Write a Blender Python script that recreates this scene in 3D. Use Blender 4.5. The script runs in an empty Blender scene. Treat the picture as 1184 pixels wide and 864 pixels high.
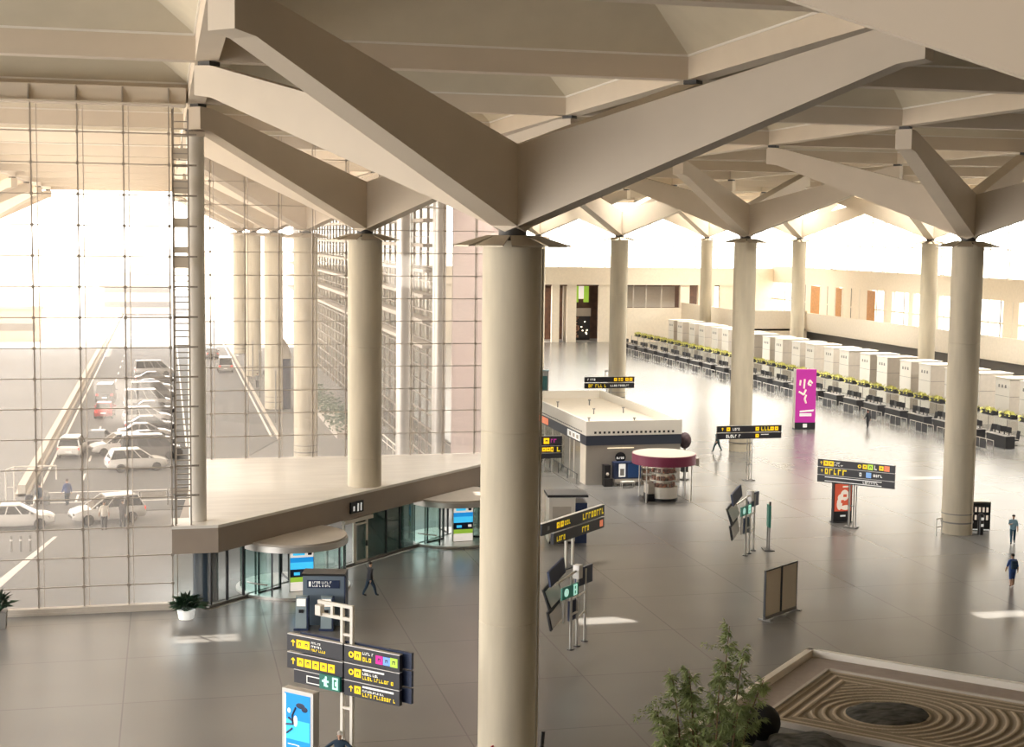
import bpy, bmesh, math, random
from mathutils import Vector, Matrix
random.seed(7)
SC = bpy.context.scene
COL = SC.collection
PI = math.pi
R = math.radians

# ------------------------------------------------------------------ materials
def mat(name, col, rough=0.6, metal=0.0, noise=0.0, scale=3.0, stretch=(1, 1, 1), spec=0.5, bump=0.0, alpha=None, col2=None):
    m = bpy.data.materials.new(name); m.use_nodes = True
    nt = m.node_tree; b = nt.nodes['Principled BSDF']
    b.inputs['Base Color'].default_value = (*col, 1)
    b.inputs['Roughness'].default_value = rough
    b.inputs['Metallic'].default_value = metal
    b.inputs['Specular IOR Level'].default_value = spec
    if noise > 0:
        tc = nt.nodes.new('ShaderNodeTexCoord'); mp = nt.nodes.new('ShaderNodeMapping')
        mp.inputs['Scale'].default_value = stretch
        n = nt.nodes.new('ShaderNodeTexNoise'); n.inputs['Scale'].default_value = scale; n.inputs['Detail'].default_value = 5
        r = nt.nodes.new('ShaderNodeValToRGB')
        c2 = col2 or tuple(max(0, c * (1 - noise)) for c in col)
        r.color_ramp.elements[0].color = (*c2, 1); r.color_ramp.elements[0].position = 0.3
        r.color_ramp.elements[1].color = (*[min(1, c * (1 + noise * .4)) for c in col], 1); r.color_ramp.elements[1].position = 0.7
        nt.links.new(tc.outputs['Object'], mp.inputs['Vector']); nt.links.new(mp.outputs[0], n.inputs['Vector'])
        nt.links.new(n.outputs['Fac'], r.inputs['Fac']); nt.links.new(r.outputs[0], b.inputs['Base Color'])
        if bump:
            bp = nt.nodes.new('ShaderNodeBump'); bp.inputs['Strength'].default_value = bump; bp.inputs['Distance'].default_value = .02
            nt.links.new(n.outputs['Fac'], bp.inputs['Height']); nt.links.new(bp.outputs[0], b.inputs['Normal'])
    return m

def emit(name, col, s):
    m = bpy.data.materials.new(name); m.use_nodes = True; nt = m.node_tree
    b = nt.nodes['Principled BSDF']; b.inputs['Base Color'].default_value = (*col, 1)
    b.inputs['Emission Color'].default_value = (*col, 1); b.inputs['Emission Strength'].default_value = s
    b.inputs['Roughness'].default_value = .4
    return m

def glass_mat(name, tint=(1, 1, 1), veil=0.1, gloss=0.06, veil_col=(1, .95, .88)):
    m = bpy.data.materials.new(name); m.use_nodes = True; nt = m.node_tree
    nt.nodes.remove(nt.nodes['Principled BSDF']); out = nt.nodes['Material Output']
    t = nt.nodes.new('ShaderNodeBsdfTransparent'); t.inputs[0].default_value = (*tint, 1)
    d = nt.nodes.new('ShaderNodeBsdfTranslucent'); d.inputs[0].default_value = (*veil_col, 1)
    g = nt.nodes.new('ShaderNodeBsdfGlossy'); g.inputs['Roughness'].default_value = .03
    x1 = nt.nodes.new('ShaderNodeMixShader'); x1.inputs[0].default_value = veil
    x2 = nt.nodes.new('ShaderNodeMixShader'); x2.inputs[0].default_value = gloss
    nt.links.new(t.outputs[0], x1.inputs[1]); nt.links.new(d.outputs[0], x1.inputs[2])
    nt.links.new(x1.outputs[0], x2.inputs[1]); nt.links.new(g.outputs[0], x2.inputs[2])
    nt.links.new(x2.outputs[0], out.inputs[0])
    return m

def floor_mat():
    m = mat('polished_floor', (.17, .155, .135), .2)
    nt = m.node_tree; b = nt.nodes['Principled BSDF']
    tc = nt.nodes.new('ShaderNodeTexCoord'); mp = nt.nodes.new('ShaderNodeMapping')
    mp.inputs['Location'].default_value = (-10.45, -62.5, 0)
    br = nt.nodes.new('ShaderNodeTexBrick'); br.offset = 0; br.squash = 1
    br.inputs['Scale'].default_value = 1; br.inputs['Brick Width'].default_value = 6.1; br.inputs['Row Height'].default_value = 6.1
    br.inputs['Mortar Size'].default_value = .03; br.inputs['Mortar Smooth'].default_value = .1
    br.inputs['Color1'].default_value = (1, 1, 1, 1); br.inputs['Color2'].default_value = (.96, .96, .96, 1); br.inputs['Mortar'].default_value = (.72, .72, .72, 1)
    n = nt.nodes.new('ShaderNodeTexNoise'); n.inputs['Scale'].default_value = .12; n.inputs['Detail'].default_value = 2
    rp = nt.nodes.new('ShaderNodeValToRGB'); rp.color_ramp.elements[0].position = .3; rp.color_ramp.elements[1].position = .75
    rp.color_ramp.elements[0].color = (.185, .182, .177, 1); rp.color_ramp.elements[1].color = (.225, .220, .212, 1)
    mx = nt.nodes.new('ShaderNodeMix'); mx.data_type = 'RGBA'; mx.blend_type = 'MULTIPLY'; mx.inputs[0].default_value = 1
    n2 = nt.nodes.new('ShaderNodeTexNoise'); n2.inputs['Scale'].default_value = .25; n2.inputs['Detail'].default_value = 2
    r2 = nt.nodes.new('ShaderNodeMapRange'); r2.inputs[3].default_value = .22; r2.inputs[4].default_value = .36
    L = nt.links.new
    L(tc.outputs['Object'], mp.inputs[0]); L(mp.outputs[0], br.inputs['Vector']); L(tc.outputs['Object'], n.inputs['Vector'])
    L(n.outputs['Fac'], rp.inputs[0]); L(rp.outputs[0], mx.inputs[6]); L(br.outputs[0], mx.inputs[7]); L(mx.outputs[2], b.inputs['Base Color'])
    b.inputs['Roughness'].default_value = .25
    b.inputs['Specular IOR Level'].default_value = .85
    return m

M = dict(
    rear=mat('rear_wall_dark', (.10, .09, .08), .8),
    concrete=mat('column_concrete', (.66, .59, .46), .75, noise=.16, scale=.9, stretch=(1.6, 1.6, .25), bump=.1),
    steel=mat('beige_painted_steel', (.66, .57, .46), .55, noise=.04, scale=.6),
    coffer=mat('ceiling_panel', (.64, .57, .44), .7, noise=.05, scale=.8),
    darkgap=mat('dark_bearing', (.06, .055, .05), .5),
    petal=mat('reflector_metal', (.42, .36, .27), .35, metal=.4),
    floor=floor_mat(),
    stonefloor=mat('terrace_stone', (.86, .83, .78), .3, noise=.12, scale=.9, stretch=(.35, 2.2, 1)),
    fascia=mat('fascia_panel', (.36, .30, .25), .45, noise=.06, scale=.8),
    mullion=mat('mullion_steel', (.40, .35, .30), .4, metal=.3),
    alu=mat('brushed_aluminium', (.62, .6, .57), .35, metal=.7),
    white=mat('white_paint', (.82, .78, .71), .5),
    warmwhite=mat('warm_white_plaster', (.86, .78, .66), .7, noise=.05),
    grey=mat('grey_panel', (.55, .5, .44), .6, noise=.06),
    midgrey=mat('mid_grey', (.25, .24, .23), .5),
    dark=mat('dark_panel', (.035, .036, .042), .4),
    black=mat('black_plastic', (.015, .015, .018), .35),
    glass=glass_mat('veiled_facade_glass', (.985, .97, .955), .105, .05, (1, .97, .95)),  # translucent share puts a veil of glare over the outdoor view
    clear=glass_mat('clear_glass', (.97, .98, .97), .03, .06),
    frost=glass_mat('frosted_fill_skylight', (1, 1, 1), .95, .02, (.55, .52, .48)),
    teal=glass_mat('teal_door_glass', (.55, .78, .74), .06, .10, (.4, .7, .68)),
    greenglass=glass_mat('green_glass', (.40, .46, .44), .10, .10, (.32, .4, .37)),
    asphalt=mat('asphalt', (.115, .113, .112), .8, noise=.12, scale=.8),
    pave=mat('outdoor_paving', (.19, .185, .18), .8, noise=.1, scale=.7, stretch=(.4, 2, 1)),
    ground=mat('outdoor_concrete', (.6, .54, .46), .9, noise=.06),
    line=mat('road_paint', (.85, .82, .76), .7),
    signblack=mat('sign_face', (.028, .028, .036), .35),
    yellow=emit('sign_yellow', (.95, .72, .02), .35),
    signwhite=emit('sign_white', (.9, .9, .86), .35),
    magenta=emit('sign_magenta', (.75, .03, .38), .35),
    skyblue=emit('sign_blue', (.25, .48, .9), .35),
    lime=emit('sign_lime', (.55, .78, .10), .35),
    signred=emit('sign_red', (.9, .25, .12), .4),
    green=emit('exit_green', (.02, .16, .12), .15),
    mint=emit('exit_mint', (.55, .95, .8), .5),
    burgundy=mat('burgundy_fascia', (.22, .03, .075), .35),
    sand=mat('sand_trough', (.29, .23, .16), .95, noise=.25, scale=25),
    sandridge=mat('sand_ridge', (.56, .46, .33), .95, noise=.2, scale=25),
    rock=mat('dark_slate', (.03, .029, .024), .85, noise=.6, scale=2.2, stretch=(1, 3, 1), col2=(.13, .125, .11), bump=.6, spec=.2),
    gravel=mat('black_ball', (.012, .012, .013), .75, noise=.4, scale=30, bump=.5),
    leaf=mat('bamboo_leaf', (.19, .25, .09), .5, noise=.5, scale=3, col2=(.42, .47, .22)),
    leafdark=mat('dark_leaf', (.018, .05, .03), .35, noise=.5, scale=4, col2=(.05, .10, .06)),
    cane=mat('bamboo_cane', (.24, .15, .07), .5, noise=.4, scale=5),
    flower=mat('planter_leaf', (.26, .27, .06), .6, noise=.6, scale=7, col2=(.62, .56, .14)),
    brown=mat('dark_brown_shop', (.07, .04, .03), .5, noise=.4, scale=1.2, col2=(.16, .08, .05)),
    orange=mat('orange_wood', (.52, .26, .10), .5, noise=.2),
    bluegrey=mat('blue_grey_panel', (.16, .21, .27), .4),
    kioskface=mat('kiosk_face', (.30, .38, .42), .35),
    navy=mat('navy_panel', (.02, .035, .09), .4),
    posterblue=emit('poster_blue', (.01, .22, .55), .9),
    postercyan=emit('poster_cyan', (.05, .45, .75), .9),
    posterred=emit('poster_red', (.6, .10, .05), .5),
    postercream=emit('poster_cream', (.85, .72, .6), .5),
    postergreen=emit('poster_green', (.3, .5, .05), .6),
    posterpink=emit('poster_magenta', (.42, .03, .27), .55),
    posterlight=emit('poster_light', (.85, .78, .7), .6),
    screen=emit('screen_glow', (.2, .3, .4), .3),
    lamp=emit('lamp_warm', (1, .82, .55), 6),
    tyre=mat('tyre', (.02, .02, .02), .8),
    carglass=mat('car_glass', (.03, .035, .04), .08),
    chrome=mat('chrome', (.6, .6, .6), .2, metal=1),
    taillight=emit('tail_light', (.8, .05, .03), 1.2),
    skin=mat('skin', (.55, .33, .23), .5),
    hair=mat('dark_hair', (.03, .02, .015), .6),
    greyhair=mat('pale_hair', (.55, .52, .48), .6),
    shoe=mat('dark_shoe', (.03, .028, .026), .5),
    pinkpanel=mat('pale_pink_banner', (.80, .70, .67), .8, noise=.12, scale=.12, stretch=(1, 1, .4), col2=(.78, .55, .53)),
    facadegrey=mat('outer_wall_panel', (.50, .45, .40), .6),
)

# ------------------------------------------------------------------ mesh builder
class MB:
    def __init__(s): s.v = []; s.f = []; s.m = []
    def add(s, vs, fs, mi=0):
        o = len(s.v); s.v += [tuple(p) for p in vs]; s.f += [tuple(i + o for i in q) for q in fs]; s.m += [mi] * len(fs); return s
    def box(s, cx, cy, cz, sx, sy, sz, rz=0, mi=0):
        c, n = math.cos(rz), math.sin(rz); vs = []
        for z in (-.5, .5):
            for x, y in ((-.5, -.5), (.5, -.5), (.5, .5), (-.5, .5)):
                X, Y = x * sx, y * sy; vs.append((cx + X * c - Y * n, cy + X * n + Y * c, cz + z * sz))
        return s.add(vs, [(3, 2, 1, 0), (4, 5, 6, 7), (0, 1, 5, 4), (1, 2, 6, 5), (2, 3, 7, 6), (3, 0, 4, 7)], mi)
    def bx(s, x0, x1, y0, y1, z0, z1, mi=0):
        return s.box((x0 + x1) / 2, (y0 + y1) / 2, (z0 + z1) / 2, x1 - x0, y1 - y0, z1 - z0, 0, mi)
    def hexa(s, a, b, mi=0):   # two quads (same winding), bottom a and top b
        return s.add(list(a) + list(b), [(3, 2, 1, 0), (4, 5, 6, 7), (0, 1, 5, 4), (1, 2, 6, 5), (2, 3, 7, 6), (3, 0, 4, 7)], mi)
    def prism(s, poly, z0, z1, mi=0):
        n = len(poly); vs = [(x, y, z0) for x, y in poly] + [(x, y, z1) for x, y in poly]
        fs = [tuple(range(n - 1, -1, -1)), tuple(range(n, 2 * n))] + [(i, (i + 1) % n, n + (i + 1) % n, n + i) for i in range(n)]
        return s.add(vs, fs, mi)
    def tube(s, p, q, r, r2=None, n=8, mi=0):
        r2 = r if r2 is None else r2; p = Vector(p); q = Vector(q); d = (q - p).normalized()
        u = d.orthogonal().normalized(); w = d.cross(u); vs = []
        for P, rr in ((p, r), (q, r2)):
            for i in range(n):
                a = 2 * PI * i / n; vs.append(P + u * math.cos(a) * rr + w * math.sin(a) * rr)
        return s.add(vs, [tuple(range(n - 1, -1, -1)), tuple(range(n, 2 * n))] + [(i, (i + 1) % n, n + (i + 1) % n, n + i) for i in range(n)], mi)
    def path(s, pts, r, n=6, mi=0):
        for a, b in zip(pts, pts[1:]): s.tube(a, b, r, r, n, mi)
        return s
    def lathe(s, prof, n=32, cx=0, cy=0, mi=0, a0=0, a1=2 * PI):
        full = abs(a1 - a0 - 2 * PI) < 1e-6; k = n if full else n + 1; vs = []
        for r, z in prof:
            for i in range(k):
                a = a0 + (a1 - a0) * i / n; vs.append((cx + r * math.cos(a), cy + r * math.sin(a), z))
        fs = []
        for j in range(len(prof) - 1):
            for i in range(n):
                i2 = (i + 1) % k; fs.append((j * k + i, j * k + i2, (j + 1) * k + i2, (j + 1) * k + i))
        if full:
            if prof[0][0] > 1e-4: fs.append(tuple(range(k - 1, -1, -1)))
            if prof[-1][0] > 1e-4: fs.append(tuple(range((len(prof) - 1) * k, len(prof) * k)))
        return s.add(vs, fs, mi)
    def ball(s, cx, cy, cz, rx, ry=None, rz=None, n=12, mi=0):
        ry = ry or rx; rz = rz or rx; vs = []; h = n // 2
        for j in range(h + 1):
            t = PI * j / h
            for i in range(n):
                a = 2 * PI * i / n; vs.append((cx + rx * math.sin(t) * math.cos(a), cy + ry * math.sin(t) * math.sin(a), cz - rz * math.cos(t)))
        return s.add(vs, [(j * n + i, j * n + (i + 1) % n, (j + 1) * n + (i + 1) % n, (j + 1) * n + i) for j in range(h) for i in range(n)], mi)
    def build(s, name, mats, parent=None, smooth=False, loc=None, rz=0):
        me = bpy.data.meshes.new(name); me.from_pydata(s.v, [], s.f)
        for m in (mats if isinstance(mats, (list, tuple)) else [mats]): me.materials.append(m)
        me.polygons.foreach_set('material_index', s.m); me.update()
        bm = bmesh.new(); bm.from_mesh(me); bmesh.ops.remove_doubles(bm, verts=bm.verts, dist=1e-5); bmesh.ops.recalc_face_normals(bm, faces=bm.faces); bm.to_mesh(me); bm.free()
        if smooth:
            me.polygons.foreach_set('use_smooth', [True] * len(me.polygons))
            me.set_sharp_from_angle(angle=R(38))
        o = bpy.data.objects.new(name, me); COL.objects.link(o)
        if parent: o.parent = parent
        if loc: o.location = loc
        o.rotation_euler[2] = rz
        return o

def tag(o, label, cat, group=None):
    o['label'] = label; o['category'] = cat
    if group: o['group'] = group
    return o
def thing(name, label, cat, loc=(0, 0, 0), rz=0, group=None):
    o = bpy.data.objects.new(name, None); COL.objects.link(o); o.empty_display_size = .3
    o.location = loc; o.rotation_euler = (0, 0, rz)
    return tag(o, label, cat, group)
def struct(name, mb=None, m=None, smooth=False):
    if mb is None:
        o = bpy.data.objects.new(name, None); COL.objects.link(o)
    else: o = mb.build(name, m, None, smooth)
    o['kind'] = 'structure'; return o
def dup(root, loc, rz=None, label=None, group=None):
    r = root.copy(); COL.objects.link(r); r.location = loc
    if rz is not None: r.rotation_euler = (0, 0, rz)
    if label: r['label'] = label
    if group: r['group'] = group
    for ch in root.children:
        c = ch.copy(); COL.objects.link(c); c.parent = r
        for g in ch.children:
            d = g.copy(); COL.objects.link(d); d.parent = c
    return r

# ------------------------------------------------------------------ camera
CAMH = 18.0
cam = bpy.data.cameras.new('camera'); cam.sensor_width = 36; cam.lens = 36 * 1689.2 / 1184; cam.clip_end = 2000; cam.clip_start = .5
co = bpy.data.objects.new('camera', cam); COL.objects.link(co); co.location = (0, 0, CAMH)
p_, r_, y_ = .09394, .012326, .233178
Mr = Matrix.Rotation(-y_, 4, 'Z') @ Matrix.Rotation(PI / 2 - p_, 4, 'X') @ Matrix.Rotation(r_, 4, 'Z')
co.rotation_euler = Mr.to_euler(); SC.camera = co

# ------------------------------------------------------------------ grid of the roof
XC = [10.72 + 36.88 * i for i in range(-1, 4)]       # column rows
def colx(i): return 10.72 + 36.88 * i
def coly(j): return 45.3 + 35.25 * j
GX = [1.5 + 18.44 * k for k in range(-2, 7)]          # beam lines
GY = [1.225 - 17.625 + 17.625 * k for k in range(0, 16)]
ZB0, ZB1 = 24.05, 24.95
SUN_DX, SUN_DY, SUN_H = 9.3, -15.5, 27.2              # horizontal run of a sun ray from skylight to floor
WORLD, SUNE, UPL, HALL, HALL2, EXPO = 6.0, 12.0, 0.0, 6000, 3400, 0.24
# ------------------------------------------------------------------ setting: floors, roof
floor_poly = [(-60, -20), (104, -20), (104, 240.5), (24, 240.5), (24, 92), (1.9, 69.9), (1.3, 70.6), (-60, 70.6)]
fl = struct('floor', MB().prism(floor_poly, -.25, 0), M['floor'])
gr = struct('ground', MB().bx(-900, 900, 60, 1500, -1.2, -.3), M['ground'])
struct('pavement', MB().prism([(-36, 70.9), (1.4, 70.9), (23.6, 93.1), (23.6, 234), (-36, 234)], -.3, -.05), M['pave'])
struct('road', MB().prism([(-9, 96.5), (-9, 420), (9.4, 420), (9.4, 128), (2.2, 106.5), (2.2, 96.5)], -.3, -.02), M['asphalt'])
rl = MB()
for y in range(100, 400, 9): rl.bx(-6.05, -5.9, y, y + 3, -.02, -.008)
rl.bx(-8.8, -8.62, 96, 400, -.02, -.008)
rl.bx(8.9, 9.1, 130, 400, -.02, -.008)
rl.bx(1.5, 1.65, 125, 400, -.02, -.008)
for y in (100, 104): rl.bx(-8, 2, y, y + .2, -.02, -.008)
ro = rl.build('road_marking', M['line']); ro['kind'] = 'structure'
rm = MB().prism([(-9.0, 76), (-8.4, 76), (-6.4, 89), (-6.6, 89)], -.05, -.04)
o = rm.build('road_marking', M['line']); o['kind'] = 'structure'
kb = MB().bx(9.4, 9.7, 128, 400, -.3, .12).bx(-9.9, -9.4, 103, 420, -.3, .75).bx(-10.1, -9.2, 103, 420, -.3, .15)
o = kb.build('kerb', M['ground']); o['kind'] = 'structure'

# roof: coffered ceiling with skylights, beams as its parts
cm = MB(); skl = []
INS = 3.3; ZCAP = ZB1 + .72 * INS
holes = [(1.6, 65.0), (20.0, 64.7), (56.3, 100.1), (39.3, 62.2), (20.0, 82.4)]
holes = [(x - SUN_DX, y - SUN_DY) for x, y in holes]
for a in range(len(GX) - 1):
    for b in range(len(GY) - 1):
        x0, x1, y0, y1 = GX[a] + .4, GX[a + 1] - .4, GY[b] + .4, GY[b + 1] - .4
        if x1 < 20 and y0 > 231: continue
        q = [(x0, y0), (x1, y0), (x1, y1), (x0, y1)]; p = [(x0 + INS, y0 + INS), (x1 - INS, y0 + INS), (x1 - INS, y1 - INS), (x0 + INS, y1 - INS)]
        for i in range(4):
            j = (i + 1) % 4
            cm.add([(*q[i], ZB1), (*q[j], ZB1), (*p[j], ZCAP), (*p[i], ZCAP)], [(0, 1, 2, 3)])
        h = [k for k in holes if p[0][0] + 1.5 < k[0] < p[2][0] - 1.5 and p[0][1] + .8 < k[1] < p[2][1] - .8]
        if x1 < 20 and y0 > 71 and not h: skl.append(p)
        elif h:
            hx, hy = h[0]; X = [p[0][0], hx - 1.35, hx + 1.35, p[2][0]]; Y = [p[0][1], hy - .55, hy + .55, p[2][1]]
            for i in range(3):
                for j in range(3):
                    if i == 1 and j == 1: continue
                    cm.add([(X[i], Y[j], ZCAP), (X[i + 1], Y[j], ZCAP), (X[i + 1], Y[j + 1], ZCAP), (X[i], Y[j + 1], ZCAP)], [(0, 1, 2, 3)])
        else: cm.add([(*k, ZCAP) for k in p], [(0, 1, 2, 3)])
ceil = struct('ceiling', cm, M['coffer'])
for p in skl:
    MB().add([(*k, ZCAP) for k in p], [(0, 1, 2, 3)]).build('fill_skylight', M['frost'], ceil)  # frosted caps added to brighten the outdoor canopy and terrace
for y in GY:
    xa = GX[0] if y < 231 else GX[3]
    b_ = MB().bx(xa - .4, GX[-1] + .4, y - .4, y + .4, ZB0, ZB1 + .02).build('roof_beam', M['steel'], ceil)
    MB().bx(xa - .46, GX[-1] + .46, y - .46, y + .46, ZB1 - .05, ZB1 + .03).build('light_line_strip', M['white'], b_)  # white strip stands in for the lit line along the beam tops
for x in GX:
    yb = GY[-1] if x > 19 else GY[14]
    b_ = MB().bx(x - .4, x + .4, GY[0] - .4, yb + .4, ZB0 + .003, ZB1 + .02).build('roof_beam', M['steel'], ceil)
    MB().bx(x - .46, x + .46, GY[0] - .46, yb + .46, ZB1 - .048, ZB1 + .03).build('light_line_strip', M['white'], b_)

# ------------------------------------------------------------------ tree columns
def make_tree(x, y, z0, label, near=True):
    t = thing('branching_column', label, 'column', (x, y, 0), 0, 'columns holding up the roof')
    pr = [(.94, z0)]
    for zj in (5.6, 11.8):
        if zj > z0: pr += [(.94, zj - .03), (.925, zj - .02), (.925, zj + .02), (.94, zj + .03)]
    pr += [(.94, 17.85)]
    MB().lathe(pr, 40).build('shaft', M['concrete'], t, True)
    if z0 < 1: MB().lathe([(.955, .7), (.99, .7), (.99, .78), (.955, .78)], 32).lathe([(.955, 1.25), (.985, 1.25), (.985, 1.3), (.955, 1.3)], 32).build('guard_ring', M['midgrey'], t, True)
    MB().lathe([(.45, 17.85), (.45, 18.3)], 20).build('bearing', M['darkgap'], t, True)
    for sx in (-1, 1):
        for sy in (-1, 1):
            d = Vector((sx * 9.22, sy * 8.81, 0)); L = d.length; d /= L; n = Vector((-d.y, d.x, 0))
            def ring(s_, w, za, zb):
                c = d * s_; return [(c + n * w).to_tuple()[:2] + (za,), (c - n * w).to_tuple()[:2] + (za,), (c - n * w).to_tuple()[:2] + (zb,), (c + n * w).to_tuple()[:2] + (zb,)]
            m = MB()
            a = ring(0.0, .48, 18.13, 20.72); b = ring(L - .55, .44, 22.75, 23.86); c2 = ring(L + .2, .44, 22.85, 23.9)
            for u, w in ((a, b), (b, c2)):
                m.add(u + w, [(0, 1, 5, 4), (1, 2, 6, 5), (2, 3, 7, 6), (3, 0, 4, 7)])
            m.add(c2, [(0, 1, 2, 3)])
            br = m.build('branch', M['steel'], t)
            c = d * (L - .1); MB().box(c.x, c.y, 23.99, .55, .55, .2, math.atan2(d.y, d.x)).build('branch_bearing', M['darkgap'], br)
    for k in range(10):
        a = 2 * PI * (k + .5) / 10; w0, w1 = .25, .46; m = MB()
        def pt(r, w, z): return (r * math.cos(a) - w * math.sin(a), r * math.sin(a) + w * math.cos(a), z)
        m.hexa([pt(.8, -w0, 17.98), pt(1.85, -w1, 17.66), pt(1.85, w1, 17.66), pt(.8, w0, 17.98)], [pt(.8, -w0, 18.02), pt(1.85, -w1, 17.70), pt(1.85, w1, 17.70), pt(.8, w0, 18.02)])
        m.build('reflector_panel', M['petal'], t)
    return t
TREE = {}
first = make_tree(colx(0), coly(0), 0, 'nearest thick concrete column with a red plate on its shaft')
MB().box(-.62, -.735, 1.55, .16, .03, .22, R(40)).build('red_plate', mat('red_plate', (.55, .05, .05), .5), first)
MB().tube((.95, -.25, 0), (.95, -.25, 17.6), .035).build('downpipe', M['concrete'], first)
make_tree(colx(0), coly(1), 4.0, 'concrete column standing on the stone terrace')
clean = make_tree(colx(1), coly(1), 0, 'concrete column nearest the two walkers at right edge')
MB().tube((.55, -.83, 0), (.55, -.83, 6), .04).build('downpipe', M['steel'], clean)
base = make_tree(colx(1), coly(2), 0, 'concrete column behind the long black sign and the teal walker')
for i, j, lab in ((1, 3, 'concrete column beyond the flat-roofed shop'), (2, 3, 'concrete column rising behind the check-in desks, right of the others there'),
                  (2, 4, 'slim distant column behind the desks above the magenta banner'), (2, 5, 'most distant slim column in front of the back wall windows'),
                  (1, 4, 'column mostly hidden behind the nearest concrete column'),
                  (0, -1, 'column outside the frame whose branch crosses the top right corner'),
                  (0, 2, 'outdoor column under the canopy, nearest behind the terrace glass'), (0, 3, 'outdoor column under the canopy, second behind the terrace glass'),
                  (0, 4, 'outdoor column under the canopy, third behind the terrace glass'), (0, 5, 'outdoor column under the canopy, farthest behind the terrace glass'),
                  (-1, 2, 'outdoor canopy column beyond the left edge, nearest the glass'), (-1, 3, 'outdoor canopy column beyond the left edge, second from the glass'),
                  (-1, 4, 'outdoor canopy column beyond the left edge, third from the glass'), (-1, 5, 'farthest outdoor canopy column at the left edge')):
    dup(base, (colx(i), coly(j), 0), 0, lab)

# ------------------------------------------------------------------ glazed facades
def facade_x(name, y, x0, xs, zs, ztop, zbot, rod=True, off=-.0):
    w = struct(name)
    for x in xs:
        MB().bx(x - .028, x + .028, y - .03, y + .12, zbot, ztop).build('mullion', M['mullion'], w)
        if rod: MB().tube((x + .22, y + .55, zbot), (x + .22, y + .55, ztop), .025).build('tie_rod', M['mullion'], w)
    for z in zs: MB().bx(x0, xs[-1], y - .03, y + .03, z - .022, z + .022).build('rail', M['mullion'], w)
    sp = MB()
    for x in xs:
        for z in zs: sp.box(x, y - .03, z, .14, .1, .14)
    sp.build('spider_fitting', M['mullion'], w)
    MB().bx(x0, xs[-1], y + .045, y + .065, zbot, ztop).build('glass', M['glass'], w)
    return w
ZS = [4.0 + 1.425 * k for k in range(-2, 14)]
ZS[1] = 2.63; ZS[0] = 1.25
xs1 = [.2 - 2.05 * k for k in range(13)][::-1]
facade_x('window_1', 70.6, xs1[0], xs1, ZS, 23.8, 0.0)
xs2 = [2.65 + 2.07 * k for k in range(9)]
facade_x('window_2', 91.2, 1.9, xs2 + [20.9], ZS[3:], 23.9, 4.0)
MB_ = MB().bx(xs1[0], .9, 70.3, 70.95, 0, .12).bx(xs1[0], .9, 70.35, 70.75, .12, .3)
struct('baseboard_left', MB_, M['grey'])
hd = MB().bx(xs1[0], 1.0, 70.1, 71.3, 23.8, 24.62)
struct('trim_1', hd, M['steel'])
for x in xs1[4:]:
    b_ = MB().add([(x - .03, 70.1, 24.6), (x + .03, 70.1, 24.6), (x + .03, 69.7, 23.85), (x - .03, 69.7, 23.85), (x - .03, 70.1, 23.85), (x + .03, 70.1, 23.85)],
                  [(0, 1, 2, 3), (3, 2, 5, 4), (0, 3, 4), (1, 5, 2), (0, 4, 5, 1)])
    o = b_.build('trim_2', M['mullion']); o['kind'] = 'structure'
struct('trim_3', MB().bx(xs1[0], 1.0, 69.65, 70.15, 23.78, 23.86), M['steel'])
# terrace slab
tp = [(.15, 70.5), (2.35, 70.5), (23.2, 91.35), (23.2, 91.6), (1.5, 91.6), (1.5, 72.6), (.15, 72.6)]
struct('floor_terrace', MB().prism(tp, 3.86, 4.0), M['stonefloor'])
fp = [(.18, 70.53), (2.34, 70.53), (23.1, 91.3), (22.7, 91.55), (1.9, 71.2), (.18, 71.0)]
struct('trim_4', MB().prism(fp, 2.65, 3.86), M['fascia'])
struct('trim_5', MB().prism([(.18, 71), (1.9, 71.2), (22.6, 91.5), (1.5, 91.5), (.18, 72.5)], 2.7, 2.85), M['fascia'])
# mast with ladder
ms = thing('round_mast', 'slim round white mast at the corner of the terrace', 'mast', (1.42, 71.85, 0))
MB().lathe([(.42, 4.0), (.42, 22.5)], 24).build('shaft', M['white'], ms, True)
MB().bx(-.45, .45, -.45, .45, 22.5, 22.74).build('head', M['steel'], ms)
MB().lathe([(.62, 0.02), (.62, 2.68)], 24, .35, .1).build('lower_column', mat('dark_blue_column', (.03, .05, .075), .25), ms, True)
ld = thing('service_ladder', 'steel service ladder rack running up beside the round mast', 'ladder', (.72, 70.75, 4.0))
for x in (-.36, .36): MB().bx(x - .035, x + .035, -.05, .05, 0, 19.7).build('stile', M['mullion'], ld)
z = .9; k = 0
while z < 19.4:
    if 12.1 < z < 15.2:
        z += .36; continue
    w = .05
    MB().bx(-.34, .34, -.04, .04, z, z + w).build('rung', M['mullion'], ld); z += random.choice((.26, .34, .4, .3))
for z0_, h_ in ((12.3, .5), (13.0, .3), (14.2, .45), (15.8, .65), (17.4, .5)):
    MB().bx(-.34, .34, -.03, .03, z0_, z0_ + h_).build('blank_panel', M['steel'], ld)
for zz in ZS[3:]: MB().bx(-.36, .75, .05, .13, zz - 4.0 - .03, zz - 4.0 + .05).build('bracket', M['mullion'], ld)

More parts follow.
